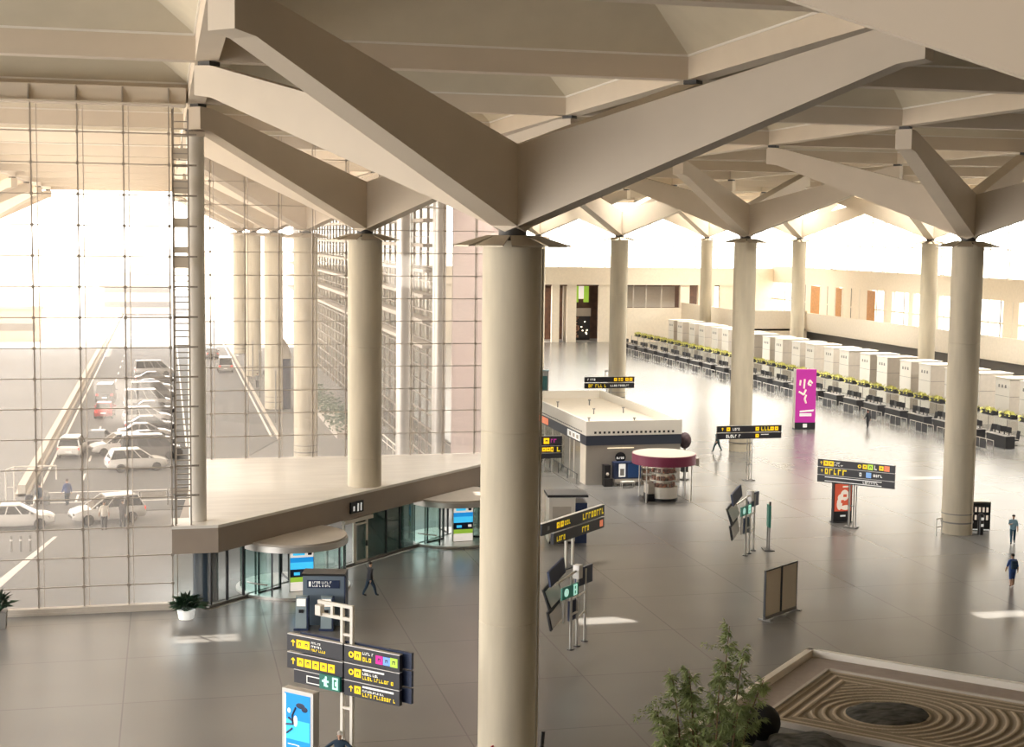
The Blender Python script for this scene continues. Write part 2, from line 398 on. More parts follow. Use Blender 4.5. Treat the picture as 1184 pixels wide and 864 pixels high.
# ------------------------------------------------------------------ wall under the terrace (line x - y = -68.2)
def PC(t, off=0.0, z=0): # point on the door line, off = towards the hall
    return (2.0 + t * .7071 + off * .7071, 70.2 + t * .7071 - off * .7071, z)
RZC = PI / 4
wl = struct('window_3')
D1, D2 = 5.6, 20.2            # centres of the revolving doors along the line
for t in (0.2, 1.35, 2.5, 14.3, 15.6, 21.6, 23, 25, 27, 29): 
    MB().box(*PC(t, -.25, 1.33), .09, .12, 2.66, RZC).build('mullion', M['dark'], wl)
def pane(t0, t1, m, nm='glass'):
    c = PC((t0 + t1) / 2, -.25, 1.33); MB().box(*c, t1 - t0, .02, 2.64, RZC).build(nm, M[m], wl)
pane(0, 2.6, 'clear'); pane(8.0, 9.0, 'clear'); pane(11.6, 13.2, 'greenglass'); pane(13.2, 16.0, 'greenglass'); pane(21.2, 30, 'greenglass')
MB().box(*PC(15, -.25, .06), 30, .2, .12, RZC).build('rail', M['midgrey'], wl)
MB().box(*PC(14.3, -.3, 1.33), 5.4, .03, 2.66, RZC).build('glass', M['greenglass'], wl)
MB().box(*PC(14.6, -.22, 1.1), .9, .03, 2.0, RZC).build('glass', M['clear'], wl)
# glass return between facade and terrace
MB().box(.9, 70.35, 1.33, 1.4, .02, 2.64, R(10)).build('glass', M['clear'], wl)

def revolving(t, label):
    c = PC(t, .35); d = thing('revolving_door', label, 'revolving door', c, RZC, 'revolving doors under the terrace')
    # local: -y faces the hall
    Rr = 2.65
    MB().lathe([(0.01, 2.33), (Rr + .05, 2.33), (Rr + .05, 2.72), (0.01, 2.74)], 48).build('canopy', [M['grey']], d, True)
    MB().lathe([(Rr + .051, 2.32), (Rr + .12, 2.32), (Rr + .12, 2.62), (Rr + .051, 2.62)], 48).build('canopy_band', M['alu'], d, True)
    for a0, a1 in ((R(112), R(197)), (R(-66), R(20))):
        MB().lathe([(Rr, .12), (Rr, 2.33)], 14, a0=a0, a1=a1).build('curved_glass', M['teal'], d, True)
        for a in (a0, a1, (a0 + a1) / 2, a0 * .75 + a1 * .25, a0 * .25 + a1 * .75):
            MB().box(Rr * math.cos(a), Rr * math.sin(a), 1.2, .07, .07, 2.3, a).build('post', M['dark'] if a in (a0, a1) else M['greenglass'], d)
    MB().lathe([(Rr - .1, .0), (Rr + .25, .0), (Rr + .25, .12), (Rr - .1, .12)], 48).build('kick_rail', M['alu'], d, True)
    pts = [((Rr + .3) * math.cos(a), (Rr + .3) * math.sin(a), .75) for a in [R(170 + 5 * k) for k in range(6)]]
    MB().path(pts, .04).build('guard_bar', M['alu'], d, True)
    MB().tube((0, 0, .02), (0, 0, 2.33), .12).build('core', M['alu'], d, True)
    for k in range(3):
        a = R(175 + 120 * k); x, y = math.cos(a), math.sin(a)
        w = MB().box(x * 1.65, y * 1.65, 1.2, 1.5, .03, 2.2, a).build('wing', M['clear'], d)
        MB().box(x * .95, y * .95, 1.2, .1, .09, 2.25, a).box(x * 2.4, y * 2.4, 1.2, .08, .07, 2.25, a).box(x * 1.65, y * 1.65, .15, 1.5, .06, .12, a).build('wing_frame', M['dark'], w)
    # picture panel in the drum
    a = R(-124); pc = MB(); 
    px, py = 1.5 * math.cos(a), 1.5 * math.sin(a); ra = R(-40)
    po = MB().box(px, py, 1.2, 1.25, .08, 2.15, ra).build('poster_frame', M['alu'], d)
    def strip(z0, z1, m, x0=-.58, x1=.58, yo=-.05):
        xm = (x0 + x1) / 2; MB().box(px + xm * math.cos(ra) - yo * math.sin(ra), py + xm * math.sin(ra) + yo * math.cos(ra), (z0 + z1) / 2, x1 - x0, .012, z1 - z0, ra).build('poster_picture', M[m], po)
    strip(.15, .6, 'posterlight'); strip(.6, .85, 'postergreen'); strip(.85, 1.25, 'navy'); strip(1.25, 1.6, 'postercyan'); strip(1.6, 1.85, 'posterblue'); strip(1.85, 2.25, 'posterlight')
    strip(1.95, 2.12, 'postercyan', -.45, .15, -.06); strip(1.95, 2.2, 'navy', .3, .5, -.06); strip(.95, 1.1, 'postercyan', -.4, -.1, -.06); strip(.98, 1.12, 'posterlight', .3, .5, -.06)
    return d
revolving(D1, 'revolving glass door beside the ticket machine booth'); revolving(D2, 'revolving glass door partly hidden by nearest column')
# sliding door and sign
sd = thing('glass_door', 'white framed glass door between the two revolving doors', 'door', PC(11.5, -.2), RZC)
for x in (-1.1, -.2, .95): MB().box(x, 0, 1.2, .11, .1, 2.4).build('jamb', M['white'], sd)
MB().box(0, -.1, 2.5, 2.5, .25, .2).build('lintel', M['white'], sd)
lf = MB().box(.38, -.03, 1.15, 1.0, .03, 2.2).build('door_leaf', M['clear'], sd)
MB().box(.38, -.05, .1, 1.0, .06, .14).box(.38, -.05, 2.2, 1.0, .06, .1).box(-.1, -.05, 1.15, .08, .06, 2.2).box(.86, -.05, 1.15, .08, .06, 2.2).build('leaf_frame', M['white'], lf)
MB().box(-.65, 0, 1.15, .8, .02, 2.2).build('sidelight', M['clear'], sd)
MB().box(.8, -.12, 1.05, .05, .12, .3).build('handle', M['black'], lf)
rs = thing('restroom_sign', 'small black pictogram sign fixed on the terrace edge', 'sign', PC(11.2, .07, 2.95), RZC)
MB().box(0, 0, .3, 1.1, .1, .62).build('board', M['black'], rs)
for x in (.05, .32): MB().box(x, -.06, .24, .1, .02, .34).ball(x, -.06, .45, .05).build('pictogram', M['signwhite'], rs)
MB().box(-.3, -.06, .25, .12, .02, .26).build('pictogram', M['signwhite'], rs)

for t in (2, 7, 12, 17, 22, 27):  # fill added under the terrace to lighten what shows through the door glass
    l = bpy.data.lights.new('soffit_fill', 'AREA'); l.shape = 'RECTANGLE'; l.size = 3.5; l.size_y = 2; l.energy = 140; l.color = (.95, 1, .98)
    o = bpy.data.objects.new('soffit_fill', l); COL.objects.link(o); o.location = PC(t, -3.2, 2.62); o.rotation_euler = (0, 0, RZC)
# ------------------------------------------------------------------ hall walls
# left side of the far hall (seen from outside through the terrace glass)
w3 = struct('window_4')
for k in range(40):
    y = 106 + 3.3 * k
    MB().bx(19.8, 20.0, y - .05, y + .05, 0, 24).build('mullion', M['mullion'], w3)
for z in [0.6 + 1.15 * k for k in range(20)]:
    MB().bx(19.8, 19.95, 106, 238, z - .03, z + .03).build('rail', M['mullion'], w3)
for z in [9.6 + 1.9 * k for k in range(7)]:
    MB().bx(18.7, 19.8, 108, 238, z - .12, z + .12).build('sun_shade', M['grey'], w3)
MB().bx(20.02, 20.05, 106, 238, 0, 24).build('glass', glass_mat('bluish_outer_glass', (.80, .82, .82), .22, .15), w3)
struct('wall_left_end', MB().bx(20.3, 25.6, 104.4, 104.7, 0, 24), M['pinkpanel'])
for x, y, lab in ((16.75, 105, 'left of the two pale round tubes outside the terrace glass'), (19.45, 105.2, 'right of the two pale round tubes outside the terrace glass')):
    t = thing('round_tube_post', lab, 'post', (x, y, -.1)); MB().lathe([(.5, 0), (.5, 23.9)], 24).build('shaft', M['alu'], t, True); MB().lathe([(.6, 0), (.6, .3)], 24).build('foot', M['alu'], t, True)
t = thing('handrail', 'white sloping handrail outside the terrace glass', 'railing', (18.2, 106, 0))
MB().path([(0, 0, 1.0), (-.6, 32, 1.0)], .06).path([(0, 0, .5), (-.6, 32, .5)], .04).build('rail', M['white'], t)
for k in range(12): MB().tube((-.055 * k, 2.9 * k, 0), (-.055 * k, 2.9 * k, 1.0), .04).build('post', M['white'], t)

struct('wall_rear', MB().bx(-60, 104.5, -8.4, -8, 0, 25), M['rear'])
# back wall
YB = 240.5
wb = MB()
wb.bx(24, 106, YB - .6, YB + .4, 9.85, 12.85)
for x0, x1 in ((24, 62.4), (63.9, 65.2), (66.6, 68.2), (72.2, 74.5)): wb.bx(x0, x1, YB - .3, YB + .4, 0, 9.9)
wb.bx(74.5, 86.9, YB - .3, YB + .4, 0, 5.9)
wb.bx(86.9, 88.6, YB - .3, YB + .4, 0, 9.9); wb.bx(90.2, 93.2, YB - .3, YB + .4, 0, 9.9); wb.bx(94.2, 106, YB - .3, YB + .4, 0, 9.9)
struct('wall_back', wb, M['warmwhite'])
struct('wall_back_inner', MB().bx(60, 96, 249, 249.4, 0, 10).bx(60, 96, YB, 249.4, 9.6, 9.9), M['brown'])
struct('floor_shop', MB().bx(60, 96, YB, 249.2, -.2, .02), M['midgrey'])
MB_ = MB()
for x in (78.5, 80.8, 83.6): MB_.bx(x - .1, x + .1, YB, YB + .2, 5.9, 9.85)
MB_.bx(74.5, 86.9, YB + 2.5, YB + 2.7, 5.9, 9.85)
struct('trim_6', MB_, M['grey'])
# duty shop behind the back wall openings
sh = thing('shop_front', 'dark shop interior with green lit signs beyond the far columns', 'shop', (69.8, 246, 0))
MB().bx(-7, 3, 1.5, 2, 0, 9).build('back_panel', M['brown'], sh)
for x0, x1 in ((-.9, .35), (1.3, 2.2)): MB().bx(x0, x1, -.2, 0, 6.6, 9.6).build('lit_sign', M['postergreen'], sh)
MB().bx(.35, 1.3, -.2, 0, 7.2, 9.6).build('lit_sign', M['posterlight'], sh)
MB().bx(-1, 2.4, -1, -.6, 4.2, 5.6).build('fascia', M['grey'], sh)
MB().bx(-1, 2.4, -.4, 1, 0, 4.2).build('display_wall', M['dark'], sh)
rr = random.Random(3); gm = MB()
for k in range(70): gm.box(-1 + 1.4 * rr.random(), -.5, .4 + 3.6 * rr.random(), .2, .1, .25)
gm.build('shelf_goods', mat('shop_goods', (.4, .12, .07), .5, noise=.7, scale=6, col2=(.7, .55, .4)), sh)
lm = MB()
for k in range(6): lm.ball(.6 + 1.6 * rr.random(), -.5, 1 + 3 * rr.random(), .1)
lm.build('spot_lamp', M['lamp'], sh)
for x in (-4.9, -2.9): MB().bx(x - .5, x + .5, -4, -3.4, 0, 9.8).build('pier', M['grey'], sh)
# clerestory glazing above the back wall
wc = struct('window_5')
for k in range(21): MB().bx(24 + 4.1 * k - .06, 24 + 4.1 * k + .06, YB - .1, YB + .1, 12.85, 24).build('mullion', M['white'], wc)
for z in (16.5, 20.2, 23.9): MB().bx(24, 106, YB - .08, YB + .08, z - .05, z + .05).build('rail', M['white'], wc)
MB().bx(24, 106, YB - .01, YB + .01, 12.85, 24).build('glass', M['clear'], wc)
# right wall: mezzanine gallery
XR = 104.0
wr = MB(); wr.bx(XR, XR + .8, -20, YB, 10.5, 13.3)
wr.bx(XR, XR + .5, -20, YB, 0, 3.9).bx(XR, XR + .5, -20, 118, 3.9, 10.5).bx(XR, XR + .5, -20, 118, 13.3, 25)
prs = [(224, 232), (214.7, 221), (203.6, 213), (196.5, 199), (190.3, 191.5), (183, 187), (174, 175), (163.5, 167), (152, 154), (140, 143)]
for a, b in prs: wr.bx(XR, XR + .5, a, b, 3.9, 10.5)
struct('wall_right', wr, M['warmwhite'])
struct('trim_7', MB().bx(XR - .06, XR, 220.9, 224.2, 3.9, 10.4).bx(XR - .06, XR, 201.6, 204.2, 3.9, 10.4).bx(XR - .06, XR, 213, 214.9, 3.9, 10.4), M['orange'])
wv = struct('window_6')
for k in range(38): MB().bx(XR - .05, XR + .1, 134 + 2.8 * k - .06, 134 + 2.8 * k + .06, 3.9, 10.5).build('mullion', M['midgrey'] if k % 3 == 0 else M['white'], wv)
for z in (7.6,): MB().bx(XR - .05, XR + .1, 120, YB, z - .12, z + .12).build('rail', M['warmwhite'], wv)
MB().bx(XR + .15, XR + .17, 120, YB, 3.9, 10.5).build('glass', M['clear'], wv)
wu = struct('window_7')
for k in range(28): MB().bx(XR + .2, XR + .4, 130 + 4.1 * k - .06, 130 + 4.1 * k + .06, 13.3, 24).build('mullion', M['white'], wu)
for z in (17, 20.6): MB().bx(XR + .2, XR + .4, 120, YB, z - .05, z + .05).build('rail', M['white'], wu)
MB().bx(XR + .3, XR + .32, 100, YB, 13.3, 24).build('glass', M['clear'], wu)
for k, y in enumerate((165.4, 181.6, 199.0, 216)):
    t = thing('hanging_rod', ['thin pale rod standing on the wall ledge at right edge', 'thin pale rod on the wall ledge right of the slim column behind the desks', 'thin pale rod on the wall ledge left of the slim column behind the desks', 'thin pale rod on the wall ledge farthest into the hall'][k], 'rod', (XR - .35, y, 13.3))
    MB().tube((0, 0, .1), (0, 0, 10.7), .07).build('rod', M['grey'], t); MB().lathe([(.35, 0), (.35, .1)], 12).build('foot', M['grey'], t)
    MB().bx(-.4, .5, -.5, .5, -.1, 0).build('bracket', M['warmwhite'], t)
struct('floor_gallery', MB().bx(98.2, XR + 1, -20, 213, 3.7, 4.0).bx(87, XR + 1, 213, YB, 3.7, 4.0), M['grey'])
struct('wall_gallery', MB().bx(98.0, 98.25, -20, 213.2, 3.9, 6.55).bx(87.2, 98.25, 213, 213.2, 2.4, 6.85).bx(98.05, 98.2, -20, 213.2, 3.6, 3.9).bx(87.1, 87.3, 213, YB, 2.4, 6.85), M['warmwhite'])
struct('wall_right_lower', MB().bx(99.4, 99.8, -20, 236, 0, 3.7), M['midgrey'])
# room for the baggage belt behind the check-in desks
bb = thing('baggage_belt', 'long baggage belt behind the white check-in walls', 'conveyor', (92, 160, 0))
MB().bx(-.6, .6, -45, 60, .9, 1.2).build('belt', M['dark'], bb)
for s in (-.75, .75): MB().bx(s - .08, s + .08, -45, 60, .8, 1.5).build('side_rail', M['orange'] if s < 0 else M['grey'], bb)
for k in range(9): MB().bx(-.5, .5, -44 + 12 * k, -43.7 + 12 * k, 0, .9).build('support', M['midgrey'], bb)
tag(MB().bx(94.2, 94.5, 118, 122.5, 3.2, 3.9).bx(94.2, 94.5, 118, 118.2, 0, 3.2).bx(94.2, 94.5, 122.3, 122.5, 0, 3.2).build('banner_frame', mat('green_banner', (.2, .42, .05), .5)), 'green banner above the desks at the right edge', 'banner')

# ------------------------------------------------------------------ check-in hall
def backdrop_unit(y, idx):
    t = thing('check_in_backdrop', '', 'check-in unit', (78, y, 0), 0, 'white check-in wall units')
    MB().bx(0, 3.6, -1.24, 1.24, 0, 5.0).build('body', M['grey'], t)
    f = MB().bx(-.05, 0, -1.2, 1.2, 0, 5.02).build('front_panel', M['white'], t)
    MB().bx(-.1, 3.7, -1.28, 1.28, 5.0, 5.08).build('roof', M['white'], t)
    for k in range(3): MB().box(-.06, .55 - .55 * k, 4.25, .02, .22, .3).box(-.06, .55 - .55 * k, 4.18, .025, .3, .07).build('numeral', M['midgrey'], f)
    MB().bx(-.02, 3.6, -1.25, -1.245, 3.28, 3.33).bx(-.06, -.05, -1.2, 1.2, 3.3, 3.33).build('joint', M['midgrey'], t)
    return t
ys = []
for k in range(-4, 8): ys += [153.13 - 4.14 + 9.47 * k, 153.13 + 9.47 * k]
ys = [y for y in ys if 112 < y < 226]
u0 = None
def ordn(n): return ['first', 'second', 'third', 'fourth', 'fifth', 'sixth', 'seventh', 'eighth', 'ninth', 'tenth', 'eleventh', 'twelfth', 'thirteenth', 'fourteenth', 'fifteenth', 'sixteenth', 'seventeenth', 'eighteenth', 'nineteenth', 'twentieth', 'twenty-first', 'twenty-second', 'twenty-third', 'twenty-fourth', 'twenty-fifth', 'twenty-sixth', 'twenty-seventh', 'twenty-eighth', 'twenty-ninth', 'thirtieth', 'thirty-first', 'thirty-second', 'thirty-third', 'thirty-fourth', 'thirty-fifth', 'thirty-sixth', 'thirty-seventh', 'thirty-eighth'][n]
for n, y in enumerate(ys):
    lab = 'white numbered check-in wall unit, %s from the right end of the row' % ordn(n)
    if u0 is None: u0 = backdrop_unit(y, n); u0['label'] = lab
    else: dup(u0, (78, y, 0), 0, lab)
# planter troughs on a frame above the desks
def planter(y):
    t = thing('hanging_planter', '', 'planter', (74.6, y, 2.0), 0, 'planter troughs above the check-in desks')
    MB().bx(-.3, .3, -.95, .95, 0, .42).build('trough', M['dark'], t)
    f = MB(); rg = random.Random(int(y * 10))
    for k in range(150):
        a = rg.random() * 2 * PI; el = rg.uniform(-.5, 1.3); r0 = rg.uniform(.2, .6)
        x, yy, z = rg.uniform(-.3, .3), rg.uniform(-1.0, 1.0), .32
        d = Vector((math.cos(a) * math.cos(el), math.sin(a) * math.cos(el), math.sin(el))) * r0; s = d.orthogonal().normalized() * .09
        p = Vector((x, yy, z)); f.add([p, p + d * .6 + s, p + d, p + d * .6 - s], [(0, 1, 2, 3)])
    f.build('foliage', M['flower'], t)
    return t
p0 = None
for n in range(37):
    y = 111.8 + 3.157 * n; lab = 'dark planter trough of yellow-green leaves, %s from the right end' % ordn(n)
    if p0 is None: p0 = planter(y); p0['label'] = lab
    else: dup(p0, (74.6, y, 2.0), 0, lab)
fr = thing('planter_frame', 'long steel frame carrying the planter troughs over the desks', 'frame', (74.6, 112, 0))
for x in (-.28, .28): MB().bx(x - .03, x + .03, -1, 115, 1.93, 2.0).build('rail', M['alu'], fr)
for k in range(38): MB().tube((-.25, 3.157 * k - .4, 0), (-.25, 3.157 * k - .4, 1.95), .035).build('post', M['midgrey'], fr)
MB().bx(.3, .32, -1, 115, .6, 1.9).build('glass_screen', M['clear'], fr)
# desks with monitors and chairs
def desk(y):
    t = thing('check_in_desk', '', 'desk', (71.6, y, 0), 0, 'dark check-in desks')
    MB().bx(-.45, .45, -1.55, 1.55, 0, 1.08).build('body', M['dark'], t)
    MB().bx(-.55, .55, -1.6, 1.6, 1.08, 1.13).build('worktop', M['midgrey'], t)
    for yy, a in ((-1.1, .15), (-.35, .5), (.45, -.1), (1.15, .35)):
        s = MB().box(.1, yy, 1.62, .08, .62, .5, a).build('monitor', M['black'], t)
        MB().bx(.1, .16, yy - .05, yy + .05, 1.12, 1.4).bx(0, .3, yy - .15, yy + .15, 1.12, 1.15).build('monitor_stand', M['black'], s)
    return t
def chair(y):
    t = thing('office_chair', '', 'chair', (73.0, y, 0), 0, 'black office chairs behind the desks')
    MB().bx(-.25, .25, -.26, .26, .48, .58).build('seat', M['black'], t)
    MB().hexa([(.24, -.25, .62), (.3, -.25, .62), (.3, .25, .62), (.24, .25, .62)], [(.36, -.22, 1.35), (.42, -.22, 1.35), (.42, .22, 1.35), (.36, .22, 1.35)]).build('backrest', M['black'], t)
    MB().tube((0, 0, .1), (0, 0, .48), .04).build('column', M['midgrey'], t)
    m = MB()
    for k in range(5): a = 2 * PI * k / 5; m.tube((0, 0, .1), (.3 * math.cos(a), .3 * math.sin(a), .05), .03)
    m.build('base', M['black'], t)
    return t
d0 = c0 = None
for n in range(24):
    y = 114.5 + 4.735 * n
    l1 = 'dark check-in desk with a row of monitors, %s from the right end' % ordn(n); l2 = 'black office chair behind the %s desk from the right end' % ordn(n)
    if d0 is None:
        d0 = desk(y); d0['label'] = l1; c0 = chair(y); c0['label'] = l2
    else: dup(d0, (71.6, y, 0), 0, l1); dup(c0, (73.0, y + random.uniform(-.5, .5), 0), random.uniform(-.5, .5), l2)
# queue railings
def railing():
    t = thing('queue_railing', '', 'railing', (69.0, 0, 0), 0, 'steel queue railings in front of the desks')
    MB().tube((0, -2.2, 1.0), (0, 2.2, 1.0), .035).build('top_rail', M['alu'], t)
    for k in range(5): MB().tube((0, -2.2 + 1.1 * k, 0), (0, -2.2 + 1.1 * k, 1.0), .03).build('post', M['alu'], t)
    for k in range(4): MB().bx(-.01, .01, -2.15 + 1.1 * k, -1.15 + 1.1 * k, .15, .85).build('infill_panel', M['dark'] if k % 3 else M['clear'], t)
    return t
r0 = railing(); r0.location = (69, 113.6, 0); r0['label'] = 'steel queue railing, first from the right end'
for n in range(1, 22): dup(r0, (69, 113.6 + 5.05 * n, 0), 0, 'steel queue railing, %s from the right end' % ordn(n))
# low counter at the right edge with a pink top
t = thing('service_counter', 'low pale counter with reddish top at the right edge', 'counter', (71.9, 107.2, 0))
MB().bx(-1.0, 1.0, -1.3, 1.3, 0, .95).build('body', M['white'], t); MB().bx(-.9, .9, -1.2, 1.2, .95, 1.05).build('top', mat('reddish_top', (.5, .2, .15), .5), t); MB().bx(-1.0, 1.0, -1.35, -1.3, 0, 1.0).build('end_panel', M['midgrey'], t)
t = thing('display_cabinet', 'tall black cabinet at the right edge beside the low counter', 'cabinet', (73.9, 106.5, 0))
MB().bx(-.6, .9, -.8, .8, 0, 2.0).build('body', M['black'], t); MB().bx(-.5, .8, -.82, -.8, .3, 1.8).build('door', M['dark'], t); MB().bx(-.55, .85, -.7, .7, 2.0, 2.25).build('plant_top', M['flower'], t)
# ------------------------------------------------------------------ signs
def glyphs(mb, x0, x1, zc, h, y, seed=1, mi=0):
    rg = random.Random(seed); x = x0
    while x < x1 - h * .3:
        w = h * rg.uniform(.45, .75); k = rg.randint(0, 2)
        mb.bx(x, x + w * .3, y - .006, y, zc - h / 2, zc + h / 2, mi)
        if k != 0: mb.bx(x + w * .3, x + w, y - .006, y, zc + h * .25, zc + h / 2, mi)
        if k != 1: mb.bx(x + w * .3, x + w, y - .006, y, zc - h / 2, zc - h * .25, mi)
        if k == 2: mb.bx(x + w * .7, x + w, y - .006, y, zc - h / 2, zc + h / 2, mi)
        x += w + h * .28
        if rg.random() < .14: x += h * .5
def pict(mb, x, zc, s, y, kind, mi=0):
    # pictogram plate: thick lit square with a dark hole pattern
    if kind == 'arrow':
        w = s * .07; y2 = y - .008
        mb.bx(x - w, x + w, y2, y, zc - s * .4, zc + s * .4, mi)
        for sg in (-1, 1): mb.add([(x, y2, zc + s * .45), (x, y2, zc + s * .27), (x + sg * s * .3, y2, zc + s * .02), (x + sg * s * .3, y2, zc + s * .2)], [(0, 1, 2, 3)], mi)
    elif kind == 'ring':
        mb2 = []
        for k in range(12):
            a = 2 * PI * k / 12; mb.box(x + math.cos(a) * s * .36, y - .004, zc + math.sin(a) * s * .36, s * .24, .008, s * .24, 0, mi)
    else:
        t = s * .3; mb.bx(x - s / 2, x + s / 2, y - .008, y, zc + s / 2 - t, zc + s / 2, mi).bx(x - s / 2, x + s / 2, y - .008, y, zc - s / 2, zc - s / 2 + t, mi)
        mb.bx(x - s / 2, x - s / 2 + t, y - .008, y, zc - s / 2, zc + s / 2, mi).bx(x + s / 2 - t, x + s / 2, y - .008, y, zc - s / 2, zc + s / 2, mi)
        mb.bx(x - s * .08, x + s * .08, y - .008, y, zc - s * .2, zc + s * .06, mi)
def board(par, x0, x1, z0, z1, items, y=-.1, th=.16, m='signblack', seed=1, edge=True):
    b = MB().bx(x0, x1, y - th / 2, y + th / 2, z0, z1).build('board', M[m], par)
    yf = y - th / 2 - .001; h = z1 - z0
    for n, it in enumerate(items):
        k = it[0]; mm = MB()
        if k == 'p': pict(mm, x0 + it[2] * (x1 - x0), (z0 + z1) / 2 + it[4] * h if len(it) > 4 else (z0 + z1) / 2, it[3] * h, yf, 'plate')
        elif k == 'a': pict(mm, x0 + it[2] * (x1 - x0), (z0 + z1) / 2, it[3] * h, yf, 'arrow')
        elif k == 'o': pict(mm, x0 + it[2] * (x1 - x0), (z0 + z1) / 2, it[3] * h, yf, 'ring')
        elif k == 't': glyphs(mm, x0 + it[2] * (x1 - x0), x0 + it[3] * (x1 - x0), (z0 + z1) / 2 + it[4] * h, it[5] * h, yf, seed * 31 + n)
        elif k == 'l': mm.bx(x0 + it[2] * (x1 - x0), x0 + it[3] * (x1 - x0), yf - .006, yf, (z0 + z1) / 2 + it[4] * h - it[5] * h / 2, (z0 + z1) / 2 + it[4] * h + it[5] * h / 2)
        elif k == 's': mm.box(x0 + it[2] * (x1 - x0), yf - .004, (z0 + z1) / 2, it[3] * h, .008, it[3] * h)
        mm.build('lettering' if k in 'tl' else 'pictogram', M[it[1]], b)
    if edge: MB().bx(x0, x1, y - th / 2 - .004, y + th / 2 + .004, z1, z1 + .025).build('edge_strip', M['alu'], b)
    return b
Y_, W_ = 'yellow', 'signwhite'
def posts(par, xs, h, w=.1, y=0.0, m='white'):
    for x in xs: MB().bx(x - w / 2, x + w / 2, y - w / 2, y + w / 2, 0, h).build('post', M[m], par)
# large sign at bottom left
s = thing('direction_sign', 'large black direction sign on white posts beside the blue poster', 'sign', (5.67, 47.2, 0), -PI / 4)
posts(s, (-.13, .27), 5.8, .11)
MB().bx(-1.15, .32, -.05, .05, 5.72, 5.83).bx(-1.15, .27, -.05, .05, 5.3, 5.41).bx(-.6, -.5, -.05, .05, 5.4, 5.72).build('top_frame', M['white'], s)
for z in (2.3, 4.78): MB().bx(-.08, .22, -.045, .045, z, z + .08).build('cross_bar', M['white'], s)
board(s, -2.35, .02, 3.98, 4.52, [('a', Y_, .11, .5), ('p', Y_, .23, .52), ('p', Y_, .35, .52), ('t', W_, .44, .62, .22, .13), ('t', W_, .44, .62, .0, .13), ('t', Y_, .44, .70, -.22, .15)], seed=2)
board(s, -2.35, .02, 3.36, 3.9, [('a', Y_, .11, .5), ('p', Y_, .24, .52), ('p', Y_, .38, .52), ('p', Y_, .52, .52), ('p', Y_, .66, .52), ('p', Y_, .80, .52)], seed=3)
b = board(s, -2.06, .02, 2.9, 3.34, [], seed=4)
MB().bx(-1.5, -.75, -.2, -.185, 3.2, 3.23).bx(-1.5, -.75, -.2, -.185, 2.97, 3.0).bx(-1.5, -1.47, -.2, -.185, 2.97, 3.23).build('outline', M['signwhite'], b)
b = board(s, -.88, -.03, 2.92, 3.42, [], y=-.2, m='green', seed=5, edge=False)
m = MB(); m.box(-.62, -.29, 3.16, .12, .01, .26).box(-.62, -.29, 3.2, .28, .01, .07).ball(-.6, -.285, 3.33, .045, .01).box(-.56, -.29, 3.05, .1, .01, .06)
m.bx(-.33, -.1, -.29, -.28, 2.98, 3.04).bx(-.33, -.1, -.29, -.28, 3.32, 3.38).bx(-.33, -.27, -.29, -.28, 3.0, 3.36).bx(-.16, -.1, -.29, -.28, 3.0, 3.36).bx(-.22, -.12, -.29, -.28, 3.1, 3.25)
m.build('exit_pictogram', M['mint'], b)
board(s, .08, 2.33, 3.98, 4.52, [('o', Y_, .13, .4), ('p', Y_, .25, .52), ('t', W_, .34, .52, .22, .17), ('t', Y_, .34, .54, -.15, .26), ('p', 'magenta', .64, .52), ('p', 'skyblue', .77, .5), ('p', 'lime', .9, .55)], seed=6)
board(s, .08, 2.33, 3.4, 3.93, [('o', Y_, .13, .4), ('p', Y_, .25, .52), ('l', W_, .34, .73, .28, .11), ('t', W_, .34, .62, .04, .16), ('t', Y_, .34, .88, -.22, .22)], seed=7)
board(s, .08, 2.33, 2.85, 3.35, [('a', Y_, .13, .5), ('p', Y_, .25, .52), ('l', W_, .34, .90, .28, .13), ('t', W_, .34, .73, .02, .14), ('t', Y_, .34, .93, -.24, .24)], seed=8)
for z0, z1 in ((3.98, 4.52), (3.4, 3.93), (2.85, 3.35)): MB().bx(-2.0, 2.62, .08, .2, z0 + .06, z1 + .06).build('rear_board', M['navy'], s)
MB().box(-1.08, -.02, 5.5, .22, .22, .34).build('loudspeaker', M['white'], s)

# blue poster stand
s = thing('poster_stand', 'blue lightbox poster stand at the bottom left of the floor', 'poster stand', (4.3, 48.99, 0), -PI / 4)
f = MB().bx(-.62, .74, -.16, .16, .12, 2.5).build('frame', M['alu'], s)
MB().bx(-.5, .62, -.175, -.16, .25, 2.36).build('lit_panel', M['posterblue'], s)
MB().bx(-.5, -.44, -.18, -.17, .4, 2.32).build('lit_edge', M['posterlight'], s)
m = MB(); m.ball(.2, -.176, 1.98, .2, .006, .1).ball(.38, -.176, 1.88, .14, .006, .1)
for a, b2 in (((.0, 1.9), (-.15, 1.6)), ((-.15, 1.6), (-.12, 1.3)), ((-.15, 1.15), (-.4, .95)), ((-.12, 1.4), (-.32, 1.5)), ((-.1, 1.3), (-.42, 1.25))):
    m.tube((a[0], -.185, a[1]), (b2[0], -.185, b2[1]), .035)
m.build('diver_silhouette', M['navy'], f)
for hm in (MB().ball(-.02, -.178, 1.42, .09, .006, .2), MB().box(.33, -.178, .52, .5, .006, .06), MB().box(-.1, -.178, .58, .5, .006, .03), MB().ball(-.3, -.178, 1.75, .07, .006, .09)): hm.build('poster_highlight', M['posterlight'], f)
MB().bx(-.43, .6, -.176, -.175, .75, 1.45).build('light_patch', M['postercyan'], f)
MB().bx(-.62, .74, -.3, .3, 0, .12).build('base', M['midgrey'], s)

